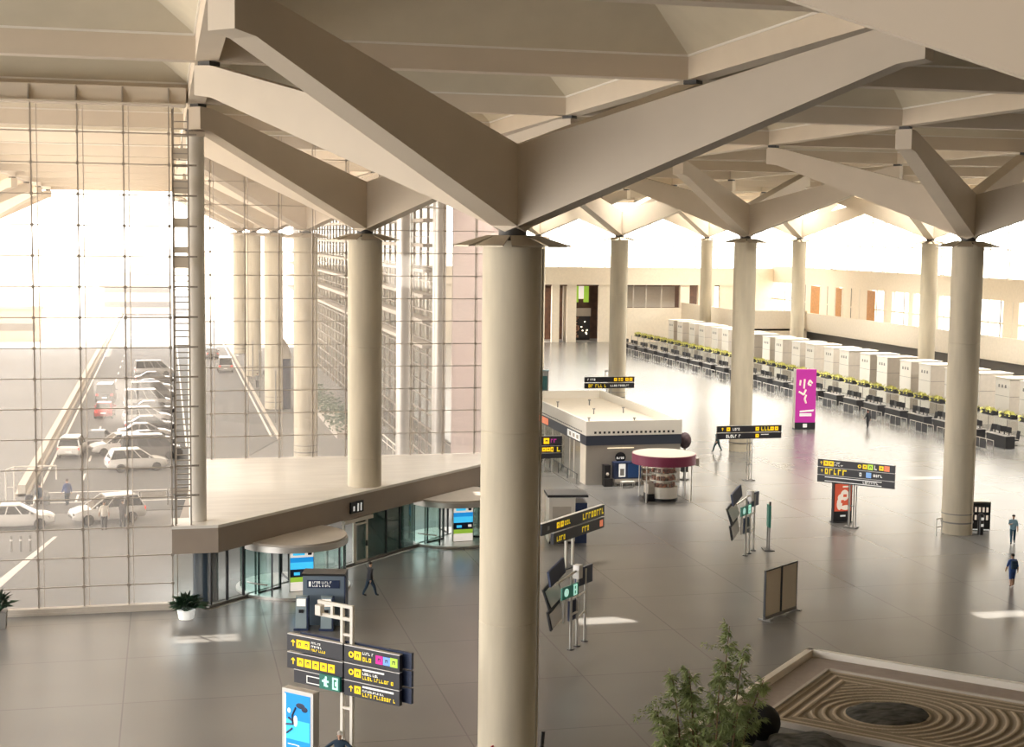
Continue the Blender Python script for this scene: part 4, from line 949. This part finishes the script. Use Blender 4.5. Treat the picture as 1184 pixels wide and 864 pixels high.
# ------------------------------------------------------------------ potted plants at the glass
def pot_plant(loc, label, potm, h, spread, square, n, seed, broad=.09):
    t = thing('potted_plant', label, 'plant', loc); rg = random.Random(seed)
    if square: MB().hexa([(-.33, -.33, 0), (.33, -.33, 0), (.33, .33, 0), (-.33, .33, 0)], [(-.38, -.38, .75), (.38, -.38, .75), (.38, .38, .75), (-.38, .38, .75)]).build('pot', M[potm], t)
    else: MB().lathe([(.34, 0), (.42, .42), (.38, .42), (.36, .36), (.01, .36)], 20).build('pot', M[potm], t, True)
    z0 = .72 if square else .36; f = MB(); st_ = MB()
    for k in range(n):
        a = rg.uniform(0, 2 * PI); el = rg.uniform(.35, 1.45); ln = rg.uniform(.5, 1) * h
        d = Vector((math.cos(a) * math.cos(el) * spread, math.sin(a) * math.cos(el) * spread, math.sin(el))) * ln; p = Vector((rg.uniform(-.1, .1), rg.uniform(-.1, .1), z0))
        st_.tube(p, p + d * .6, .012, .008, 4)
        s_ = d.orthogonal().normalized() * broad; q0 = p + d * .45; q1 = p + d * .75 + Vector((0, 0, .05)); q2 = p + d * 1.1 + Vector((d.x * .15, d.y * .15, -.12))
        f.add([q0, q1 + s_, q2, q1 - s_], [(0, 1, 2, 3)])
    f.build('foliage', M['leafdark'], t); st_.build('stem', M['leafdark'], t)
    return t
pot_plant((.78, 68.6, 0), 'dark leafy plant in a white pot near the mast', 'signwhite', 1.0, 1.1, False, 130, 1)
pot_plant((-7.55, 68.6, 0), 'dark plant in a square grey pot at the left edge', 'midgrey', 1.15, .75, True, 110, 2, .07)

# small things around the shop and the nearest column
t = thing('information_totem', 'grey screen totem on the far floor just right of the nearest column', 'totem', (41.73, 160.1, 0), R(-15))
MB().bx(-.55, .55, -.2, .2, .1, 2.75).build('body', M['midgrey'], t); MB().bx(-.42, .42, -.22, -.2, .6, 2.2).build('screen', mat('teal_screen', (.03, .09, .09), .2), t); MB().bx(-.6, .6, -.25, .25, 2.75, 2.9).build('top', M['kioskface'], t); MB().bx(-.6, .6, -.3, .3, 0, .1).build('base', M['dark'], t)
t = thing('display_figure', 'dark purple-brown display stand at the right corner of the shop', 'display stand', (37.6, 102.2, 0))
MB().tube((0, 0, 0), (0, 0, 2.4), .09).build('pole', M['midgrey'], t); MB().ball(0, 0, 2.95, .5, .4, .62, 16).build('head_board', mat('purple_brown', (.10, .06, .07), .6, noise=.4, scale=4), t, True); MB().bx(-.25, .25, -.2, .2, .6, 2.0).build('side_board', M['dark'], t); MB().lathe([(.35, 0), (.35, .06)], 16).build('base', M['dark'], t)
t = thing('queue_post', 'slim black post at the foot of the nearest column', 'post', (12.05, 46.0, 0), 0)
MB().tube((0, 0, .04), (.1, 0, 1.5), .07).build('pole', M['black'], t, True); MB().lathe([(.3, 0), (.3, .04)], 18).build('base', M['black'], t); MB().box(-.12, -.1, .55, .12, .05, .1).build('white_tag', M['signwhite'], t)
# ------------------------------------------------------------------ people
def human(label, loc, rz, shirt, pants, hair='hair', stride=.28, swing=.16, shorts=False, sleeve=True, armout=0.0, scale=1.0, crouch=False, bag=None, phone=False, cat='person'):
    V = []; E = []; RAD = []; SL = []          # vertices, edges, radii, material slot per edge
    def v(x, y, z, r, r2=None): V.append((x, y, z)); RAD.append((r, r2 or r)); return len(V) - 1
    def e(a, b, s): E.append((a, b)); SL.append(s)
    SK, SH, PA, SO = 0, 1, 2, 3
    dz = -.35 if crouch else 0
    pel = v(0, 0, .95 + dz, .175, .14); sp = v(0, .01, 1.13 + dz, .17, .13); ch = v(0, .02 + (.1 if crouch else 0), 1.33 + dz, .20, .145)
    nk = v(0, .03 + (.14 if crouch else 0), 1.475 + dz, .055); h1 = v(0, .05 + (.16 if crouch else 0), 1.575 + dz, .072, .085); h2 = v(0, .04 + (.16 if crouch else 0), 1.665 + dz, .076, .09)
    e(pel, sp, SH); e(sp, ch, SH); e(ch, nk, SH); e(nk, h1, SK); e(h1, h2, SK)
    for s in (-1, 1):
        st = stride * s
        hip = v(.09 * s, 0, .86 + dz, .118); kn = v(.10 * s, st * .55 + .04 + (.3 if crouch else 0), .50 + dz * .3, .085); an = v(.10 * s, st - (.03 if st < 0 else 0) , .09 + (.05 if st < -.1 else 0), .058); to = v(.11 * s, st + .17, .045, .045)
        e(pel, hip, PA); e(hip, kn, PA); e(kn, an, SK if shorts else PA); e(an, to, SO)
        sw = -swing * s
        sho = v(.185 * s, .02 + (.1 if crouch else 0), 1.40 + dz, .075); el = v((.235 + armout * .25) * s, .0 + sw * .5 + armout * .12, 1.13 + dz + armout * .12, .058)
        if phone and s > 0: wr = v(.12, .28, 1.22, .03); hd = v(.09, .33, 1.26, .03, .02)
        else: wr = v((.25 + armout * .45) * s, .07 + sw + armout * .2, .90 + dz + armout * .22, .04); hd = v((.25 + armout * .52) * s, .09 + sw * 1.15 + armout * .28, .82 + dz + armout * .22, .034, .02)
        e(ch, sho, SH); e(sho, el, SH); e(el, wr, SH if sleeve else SK); e(wr, hd, SK)
        d = (Vector(V[hd]) - Vector(V[wr])).normalized(); side = Vector((0, 1, 0)) if abs(d.y) < .8 else Vector((1, 0, 0))
        for k, (o, ln) in enumerate(((-.026, .07), (-.009, .082), (.009, .078), (.026, .06))):
            b0 = Vector(V[hd]) + side * o + d * .02; b1 = b0 + d * ln * .55; b2 = b1 + d * ln * .4 + Vector((-.02 * s, 0, 0))
            i0 = v(*b0, .010); i1 = v(*b1, .009); i2 = v(*b2, .008); e(hd, i0, SK); e(i0, i1, SK); e(i1, i2, SK)
        t0 = Vector(V[wr]).lerp(Vector(V[hd]), .5) + side * .03; t1 = t0 + side * .03 + d * .035
        i0 = v(*t0, .011); i1 = v(*t1, .009); e(wr, i0, SK); e(i0, i1, SK)
    me = bpy.data.meshes.new('tmp'); me.from_pydata(V, E, []); ob = bpy.data.objects.new('tmp', me); COL.objects.link(ob)
    md = ob.modifiers.new('s', 'SKIN'); md.use_smooth_shade = True; sd = ob.modifiers.new('d', 'SUBSURF'); sd.levels = 1; sd.render_levels = 1
    for i, r in enumerate(RAD):
        me.skin_vertices[0].data[i].radius = r; me.skin_vertices[0].data[i].use_root = (i == 0)
    dg = bpy.context.evaluated_depsgraph_get(); dg.update()
    bmz = bpy.data.meshes.new_from_object(ob.evaluated_get(dg)); bpy.data.objects.remove(ob)
    bmz.name = 'body'; bmz.materials.clear()
    for m in (M['skin'], shirt, pants, M['shoe']): bmz.materials.append(m)
    seg_ = [(Vector(V[a]), Vector(V[b]), s, min(RAD[a][0], RAD[b][0])) for (a, b), s in zip(E, SL)]
    for p in bmz.polygons:
        c = p.center; best = 1e9; bs = 0
        for a, b, s, rr_ in seg_:
            ab = b - a; t = max(0, min(1, (c - a).dot(ab) / ab.length_squared)); dd = (c - a - ab * t).length - rr_
            if dd < best: best, bs = dd, s
        p.material_index = bs; p.use_smooth = True
    t = thing('person', label, cat, loc, rz); t.scale = (scale,) * 3
    o = bpy.data.objects.new('body', bmz); COL.objects.link(o); o.parent = t
    hx, hy, hz = V[h2]
    hm = MB().ball(0, 0, 0, .088, .1, .085, 14); hm.v = [(x, y, z) if not (y > .055 and z < .02) else (x, .055, z) for x, y, z in hm.v]
    hm.build('hair', M[hair], t, True, (hx, hy - .018, hz + .03))
    MB().ball(0, .088, -.02, .012, .02, .018, 8).ball(-.03, .08, .012, .009, .006, .006, 8, 1).ball(.03, .08, .012, .009, .006, .006, 8, 1).ball(0, .082, -.06, .022, .006, .006, 8, 1).ball(-.082, 0, -.01, .012, .02, .03, 8).ball(.082, 0, -.01, .012, .02, .03, 8).build('face', [M['skin'], M['hair']], t, True, (hx, hy + .008, hz - .03))
    if bag: MB().box(0, -.2, 1.22 + dz, .3, .16, .42).box(0, -.3, 1.15 + dz, .22, .06, .26).build('backpack', bag, t)
    return t
def cloth(n, c): return mat(n, c, .85, noise=.15, scale=9)
c_dark = cloth('dark_cloth', (.03, .032, .04)); c_navy = cloth('navy_cloth', (.02, .045, .08)); c_blue = cloth('light_blue_cloth', (.22, .36, .45)); c_jeans = cloth('denim', (.04, .10, .16)); c_royal = cloth('blue_cloth', (.04, .09, .28))
c_teal = cloth('teal_cloth', (.03, .07, .08)); c_pale = cloth('pale_cloth', (.75, .70, .62)); c_grey = cloth('grey_cloth', (.2, .2, .2))
human('person in dark clothes walking past the glass door', (9.75, 71.2, 0), R(-70), c_dark, c_navy, stride=.3)
human('person in light blue shirt and dark trousers walking at the right edge', (49.26, 77.0, 0), R(150), c_blue, c_jeans, stride=.24, phone=True, sleeve=False)
human('person in blue shirt and shorts with backpack, nearest at the right edge', (43.0, 67.1, 0), R(-10), c_royal, c_royal, stride=.1, shorts=True, sleeve=False, bag=c_navy)
human('person in dark teal striding under the long black sign', (45.3, 115.2, 0), R(100), c_teal, c_teal, stride=.34, armout=.2, scale=1.02)
human('person in black standing before the check-in desks', (65.6, 127.8, 0), R(20), c_dark, c_dark, stride=.05, sleeve=True)
human('person with pale hair in navy top at the foot of the large sign', (5.42, 46.6, 0), R(160), c_navy, c_dark, 'greyhair', stride=.1, armout=.8, swing=.02)
human('person in blue standing on the outdoor lane seen through the glass', (-6.43, 99.0, -.02), R(30), c_royal, c_navy, stride=.08)
human('person crouching beside luggage outside the glass', (-8.3, 99.7, -.05), R(-20), c_navy, c_dark, stride=.06, crouch=True)
human('person in pale shirt by the open white car outside', (-3.75, 90.3, -.05), R(10), c_pale, c_dark, stride=.06, sleeve=False, scale=1.05)
human('person in dark suit behind the white car outside', (-2.7, 91.0, -.05), R(-30), c_dark, c_dark, stride=.06)
human('person in grey walking along the far pavement outside', (10.3, 172, -.05), R(0), c_grey, c_dark, stride=.2)
human('person in dark jacket on the far pavement beside the outdoor columns', (11.6, 178, -.05), R(180), c_dark, c_grey, stride=.2)
def suitcase(loc, rz, label, c):
    t = thing('suitcase', label, 'suitcase', loc, rz)
    MB().bx(-.22, .22, -.13, .13, .06, .66).build('body', c, t); MB().path([(-.12, -.1, .66), (-.12, -.1, .98), (.12, -.1, .98), (.12, -.1, .66)], .012).build('handle', M['alu'], t)
    for x in (-.17, .17): MB().box(x, 0, .03, .04, .22, .06).build('wheel', M['black'], t)
suitcase((-8.9, 99.8, -.05), .3, 'dark suitcase left of the crouching person outside', c_dark)
suitcase((-7.8, 99.4, -.05), -.2, 'grey suitcase right of the crouching person outside', c_grey)

# ------------------------------------------------------------------ cars outside
def car(label, x, y, rz, paint, kind='sedan', cat='car', group=None, zb=-.05):
    t = thing({'van': 'van'}.get(kind, 'car'), label, cat, (x, y, zb), R(rz), group)
    if kind == 'van': S = [(-2.4, .4, 1.0, .86), (-2.3, .3, 1.1, .93), (0, .25, 1.1, .95), (1.4, .28, 1.08, .93), (2.1, .3, .95, .88), (2.35, .4, .7, .75)]; G = (-2.35, 1.7, -2.25, .75, 1.95, .88, .74)
    elif kind == 'suv': S = [(-2.25, .45, .9, .78), (-2.12, .33, 1.05, .88), (-1, .28, 1.08, .93), (.6, .28, 1.05, .93), (1.6, .3, 1.0, .9), (2.1, .36, .85, .82), (2.25, .42, .7, .7)]; G = (-2.1, 1.15, -1.75, .2, 1.68, .84, .66)
    elif kind == 'hatch': S = [(-2.0, .42, .85, .74), (-1.9, .3, .98, .84), (-.9, .25, 1.0, .88), (.6, .25, .97, .88), (1.5, .28, .88, .84), (1.95, .34, .72, .74), (2.05, .4, .6, .64)]; G = (-1.85, 1.2, -1.35, .2, 1.5, .8, .62)
    else: S = [(-2.3, .42, .82, .72), (-2.15, .3, .98, .82), (-1.4, .25, 1.0, .88), (0, .22, .97, .9), (1.0, .25, .95, .89), (1.8, .28, .85, .84), (2.2, .36, .68, .72)]; G = (-1.8, 1.15, -.95, .25, 1.45, .8, .58)
    m = MB(); rings = []
    for (sx, zb_, zt, hw) in S:
        zm = zb_ * .45 + zt * .55
        rings.append([(sx, -hw * .9, zb_), (sx, -hw, zb_ + .12), (sx, -hw, zm), (sx, -hw * .93, zt - .03), (sx, -hw * .55, zt + .02), (sx, hw * .55, zt + .02), (sx, hw * .93, zt - .03), (sx, hw, zm), (sx, hw, zb_ + .12), (sx, hw * .9, zb_)])
    n = 10; vs = [p for r in rings for p in r]; fs = [tuple(range(n))[::-1], tuple(range(len(vs) - n, len(vs)))]
    for k in range(len(rings) - 1):
        for i in range(n): fs.append((k * n + i, k * n + (i + 1) % n, (k + 1) * n + (i + 1) % n, (k + 1) * n + i))
    m.add(vs, fs); body = m.build('body', paint, t, True)
    b0, b1, r0_, r1_, zr, hb, hr = G; zbelt = S[2][2] - .06
    a = [(b0, -hb, zbelt), (b1, -hb, zbelt), (b1, hb, zbelt), (b0, hb, zbelt)]; b = [(r0_, -hr, zr), (r1_, -hr, zr), (r1_, hr, zr), (r0_, hr, zr)]
    MB().hexa(a, b).build('windows', M['carglass'], t)
    rf = MB().lathe([(.01, .05), (.5, .04), (.72, 0.0), (.72, -.03)], 24)
    sx_, sy_ = (r1_ - r0_) / 2 / .66, hr / .66
    rf = MB().hexa([(r0_ - .03, -hr - .02, zr - .03), (r1_ + .05, -hr - .02, zr - .03), (r1_ + .05, hr + .02, zr - .03), (r0_ - .03, hr + .02, zr - .03)], [(r0_ + .12, -hr + .12, zr + .045), (r1_ - .12, -hr + .12, zr + .045), (r1_ - .12, hr - .12, zr + .045), (r0_ + .12, hr - .12, zr + .045)])
    rf.build('roof', paint, t)
    pl = MB()
    for i in range(4): pl.tube(a[i], b[i], .045, .04, 6)
    for s in (-1, 1):
        for f_ in (.4, .72) if kind != 'van' else (.3, .55, .8):
            pl.tube((b0 + (b1 - b0) * f_, s * hb, zbelt), (r0_ + (r1_ - r0_) * f_, s * hr, zr), .04, .035, 6)
        pl.tube((r0_, s * hr, zr), (r1_, s * hr, zr), .04, .04, 6)
    pl.build('pillars', paint, t)
    for wx in (-1.32, 1.35) if kind != 'hatch' else (-1.2, 1.22):
        for s in (-1, 1):
            w = MB().lathe([(.2, -.1), (.33, -.1), (.345, -.05), (.345, .05), (.33, .1), (.2, .1)], 22).build('wheel', M['tyre'], t, True, (wx, s * (S[2][3] - .07), .345)); w.rotation_euler = (PI / 2, 0, 0)
            MB().lathe([(.01, -.095), (.2, -.095), (.2, .095), (.01, .095)], 12).build('hubcap', M['alu'], w)
    xf, xr = S[-2][0], S[1][0]
    for s in (-1, 1):
        MB().box(xf + .03, s * S[-2][3] * .72, S[-2][2] - .14, .22, .34, .14).build('headlight', M['chrome'], t)
        MB().box(xr + .0, s * S[1][3] * .8, S[1][2] - .2, .2, .26, .2).build('tail_light', M['taillight'] , t)
        MB().box(b1 - .35, s * (hb + .14), zbelt + .06, .12, .2, .13).build('mirror', paint, t)
    MB().box(xr - .1, 0, .62, .06, .5, .12).build('number_plate', M['signwhite'], t)
    MB().box(S[-1][0] - .02, 0, .52, .06, 1.0, .16).build('grille', M['black'], t)
    return t
def paint(n, c): return mat(n, c, .25, metal=.2)
pw_, ps, pd, pr_, pg = paint('paint_white', (.85, .83, .8)), paint('paint_silver', (.45, .44, .43)), paint('paint_dark', (.05, .05, .055)), paint('paint_red', (.40, .03, .03)), paint('paint_grey', (.18, .17, .165))
car('white saloon car crossing at the left edge outside', -8.95, 92.2, 2, pw_)
car('white people carrier with people beside it outside', -3.7, 93.2, 196, pw_, 'suv')
car('white hatchback at the near end of the parked row outside', -2.3, 113.2, 12, pw_, 'suv')
car('dark van behind the white hatchback outside', -1.2, 119.0, 4, pg, 'van', 'van')
car('white estate car at the left of the dark van outside', -3.9, 121.8, 196, pw_, 'suv')
car('silver rear-facing hatchback standing in the left lane outside', -7.4, 121.5, 84, pw_, 'suv')
car('dark red saloon with lit brake lights right of the silver hatchback', -5.6, 126.0, 84, pg)
row = [(-1.6, 125, 10, pg, 'sedan', 'grey'), (-1.9, 130, 8, ps, 'sedan', 'silver'), (-1.5, 135, 8, pd, 'sedan', 'dark'), (-1.8, 140.5, 8, ps, 'suv', 'silver'), (-1.4, 147, 6, pd, 'sedan', 'dark'), (-1.9, 153.5, 6, ps, 'van', 'silver'), (-1.5, 161, 6, pg, 'van', 'grey'), (-1.6, 169, 6, ps, 'sedan', 'silver'), (-1.4, 178, 6, pg, 'sedan', 'grey'), (-1.5, 188, 6, ps, 'van', 'silver')]
for n, (x, y, a, p, k, c) in enumerate(row):
    car('%s parked %s, %s back in the row beyond the dark van' % (c, 'van' if k == 'van' else 'car', ordn(n)), x, y, a, p, k, 'van' if k == 'van' else 'car', 'parked cars in the outdoor row')
car('red car driving away in the middle lane outside', -5.9, 146.5, 88, pr_, 'hatch')
car('dark van ahead of the red car outside', -6.3, 160.5, 88, pd, 'van', 'van')
car('pale van far along the lane between mast and outdoor columns', 7.4, 193, 90, ps, 'van', 'van')
car('grey car beyond the pale van on the far lane', 6.4, 214, 90, pg, 'sedan')
# luggage trolley loop and street furniture outside
def hoop(x, y, rz, label, w=2.6, h=2.9):
    t = thing('height_barrier', label, 'barrier', (x, y, -.05), R(rz))
    MB().path([(0, 0, 0), (0, 0, h), (w, 0, h), (w, 0, h - .9)], .06).build('frame', M['white'], t); MB().tube((-.5, 0, 0), (-.5, 0, h - .2), .05).tube((-.5, 0, h - .2), (0, 0, h), .05).tube((-.5, 0, 1.6), (0, 0, 1.6), .03).build('side_frame', M['white'], t)
hoop(-9.6, 97.5, 3, 'white pipe frame by the barrier at the left edge outside')
for n, x in enumerate((-8.6, -8.1, -7.6)):
    t = thing('bollard', ['left', 'middle', 'right'][n] + ' of three bollards in front of the white saloon outside', 'bollard', (x, 85.2, -.05), 0, 'bollards outside the glass'); MB().lathe([(.07, 0), (.07, .85), (.05, .9)], 12).build('post', M['midgrey'], t, True); MB().lathe([(.075, .6), (.075, .7)], 12).build('band', M['white'], t)
for n, (x, y) in enumerate(((-.9, 98.0), (.9, 99.2))):
    t = thing('guard_rail', ['left', 'right'][n] + ' grey guard rail beside the terrace corner outside', 'railing', (x, y, -.05), R(8))
    MB().path([(-.9, 0, 0), (-.9, 0, 1.0), (.9, 0, 1.0), (.9, 0, 0)], .035).tube((-.9, 0, .55), (.9, 0, .55), .03).build('frame', M['midgrey'], t)
    MB().bx(-.8, .8, -.01, .01, .6, .95).build('panel', M['grey'], t)
t = thing('advertising_column', 'dark blue advertising column on the far pavement outside', 'advertising column', (11.75, 151.5, -.05))
MB().lathe([(.75, 0), (.75, 5.2)], 24).build('body', M['navy'], t, True); MB().lathe([(.85, 5.2), (.8, 5.5), (.5, 6.5), (.05, 7.2)], 24).build('cap', M['grey'], t, True)
for n, (x, y) in enumerate(((9.95, 162), (10.0, 176), (10.1, 140))):
    t = thing('lamp_post', 'slim dark lamp post by the far kerb outside, %s from the glass' % ['second', 'third', 'nearest'][n], 'lamp post', (x, y, -.05)); MB().tube((0, 0, 0), (0, 0, 5.0), .07).build('post', M['midgrey'], t); MB().box(0, 0, 5.1, .3, .3, .25).build('lantern', M['grey'], t)
sh_ = MB(); rg = random.Random(21)
for k in range(900):
    p = Vector((rg.uniform(-1, 1), rg.uniform(-22, 10), rg.uniform(.1, 1.7))); a = rg.uniform(0, 6.28); d = Vector((math.cos(a), math.sin(a), rg.uniform(-.4, .6))) * .4; s_ = d.orthogonal().normalized() * .12
    sh_.add([p, p + d * .5 + s_, p + d, p + d * .5 - s_], [(0, 1, 2, 3)])
t = thing('hedge', 'low hedge along the pavement outside the terrace glass', 'hedge', (15.6, 150, -.05)); sh_.build('foliage', M['leafdark'], t); MB().bx(-1, 1, -22, 10, 0, .5).build('planter_box', M['grey'], t)

# far buildings and trees beyond the canopy
def building(x0, x1, y0, y1, h, label, wm, n):
    t = thing('building', label, 'building', ((x0 + x1) / 2, (y0 + y1) / 2, -.3)); w, d = (x1 - x0) / 2, (y1 - y0) / 2
    MB().bx(-w, w, -d, d, 0, h).build('wall', wm, t); MB().bx(-w - .4, w + .4, -d - .4, d + .4, h, h + .5).build('roof', M['ground'], t)
    for k in range(n):
        z = 1.6 + k * 3.2
        f = MB().bx(-w + .8, w - .8, -d - .05, -d + .02, z, z + 1.5).build('window', M['grey'], t)
        MB().bx(-w + 1, w - 1, -d - .08, -d - .05, z + .15, z + 1.35).build('pane', M['midgrey'], f)
wl_ = mat('pale_render', (.72, .62, .52), .8); wl2 = mat('pink_render', (.70, .52, .43), .8)
building(-62, -33, 246, 262, 7.2, 'pale low building at the left edge beyond the barrier', wl_, 2)
building(-31, -20, 252, 262, 5.4, 'small pinkish building left of the road end', wl2, 1)
building(-44, -26, 204, 212, 3.6, 'long low shed behind the road barrier', wl2, 1)
building(-14, 2, 330, 345, 9, 'distant pale building at the end of the road', wl_, 2)

# ------------------------------------------------------------------ light
w = bpy.data.worlds.new('sky'); SC.world = w; w.use_nodes = True; nt = w.node_tree
bg = nt.nodes['Background']; tc = nt.nodes.new('ShaderNodeTexCoord'); sx = nt.nodes.new('ShaderNodeSeparateXYZ'); rp = nt.nodes.new('ShaderNodeValToRGB')
nt.links.new(tc.outputs['Generated'], sx.inputs[0]); nt.links.new(sx.outputs['Z'], rp.inputs[0])
rp.color_ramp.elements[0].position = 0.0; rp.color_ramp.elements[0].color = (1, .95, .885, 1); rp.color_ramp.elements[1].position = .6; rp.color_ramp.elements[1].color = (.92, .90, .88, 1)
nt.links.new(rp.outputs[0], bg.inputs[0]); bg.inputs[1].default_value = WORLD
sl = bpy.data.lights.new('sun', 'SUN'); sl.energy = SUNE; sl.angle = R(.6); sl.color = (1, .92, .80)
so = bpy.data.objects.new('sun', sl); COL.objects.link(so)
so.rotation_euler = Vector((SUN_DX, SUN_DY, -SUN_H)).to_track_quat('-Z', 'Y').to_euler(); so.location = (-100, 200, 200)
# fill panels added under the coffer caps to brighten the far hall
for (ax, ay) in [(colx(1), coly(j)) for j in (3, 4, 5)] + [(colx(1) + 18.44, coly(j)) for j in (3, 4)] + [(colx(2), coly(j)) for j in (2, 3, 4, 5)]:
    l = bpy.data.lights.new('hall_fill', 'AREA'); l.shape = 'RECTANGLE'; l.size = 7; l.size_y = 7; l.energy = HALL; l.spread = R(115); l.color = (1, .95, .85)
    o = bpy.data.objects.new('hall_fill', l); COL.objects.link(o); o.location = (ax, ay, ZCAP - .05)
for (ax, ay) in ((29.2, 98.2), (66, 80.5), (66, 115.8), (47.6, 98.2)):  # further fill panels added over the middle of the hall
    l = bpy.data.lights.new('hall_fill', 'AREA'); l.shape = 'RECTANGLE'; l.size = 6; l.size_y = 6; l.energy = HALL2; l.color = (1, .94, .84); l.spread = R(125)
    o = bpy.data.objects.new('hall_fill', l); COL.objects.link(o); o.location = (ax, ay, ZCAP - .05)
if UPL > 0:
    for i, j in ((0, 0), (0, 1), (1, 1), (1, 2), (1, 3), (2, 3), (2, 4)):
        for k in range(4):
            a = PI / 2 * k; l = bpy.data.lights.new('uplight', 'SPOT'); l.energy = UPL; l.color = (1, .84, .62); l.spot_size = R(120); l.spot_blend = .8; l.shadow_soft_size = .25
            o = bpy.data.objects.new('uplight', l); COL.objects.link(o); o.location = (colx(i) + 1.4 * math.cos(a), coly(j) + 1.4 * math.sin(a), 18.15)
            o.rotation_euler = Vector((.35 * math.cos(a), .35 * math.sin(a), 1)).to_track_quat('-Z', 'Y').to_euler()
SC.view_settings.view_transform = 'Standard'; SC.view_settings.look = 'None'; SC.view_settings.gamma = 1; SC.view_settings.use_curve_mapping = False
SC.view_settings.exposure = EXPO
cy_ = SC.cycles; cy_.use_denoising = True; cy_.max_bounces = 8; cy_.diffuse_bounces = 5; cy_.glossy_bounces = 4; cy_.transparent_max_bounces = 24; cy_.sample_clamp_indirect = 8; cy_.caustics_reflective = False; cy_.caustics_refractive = False
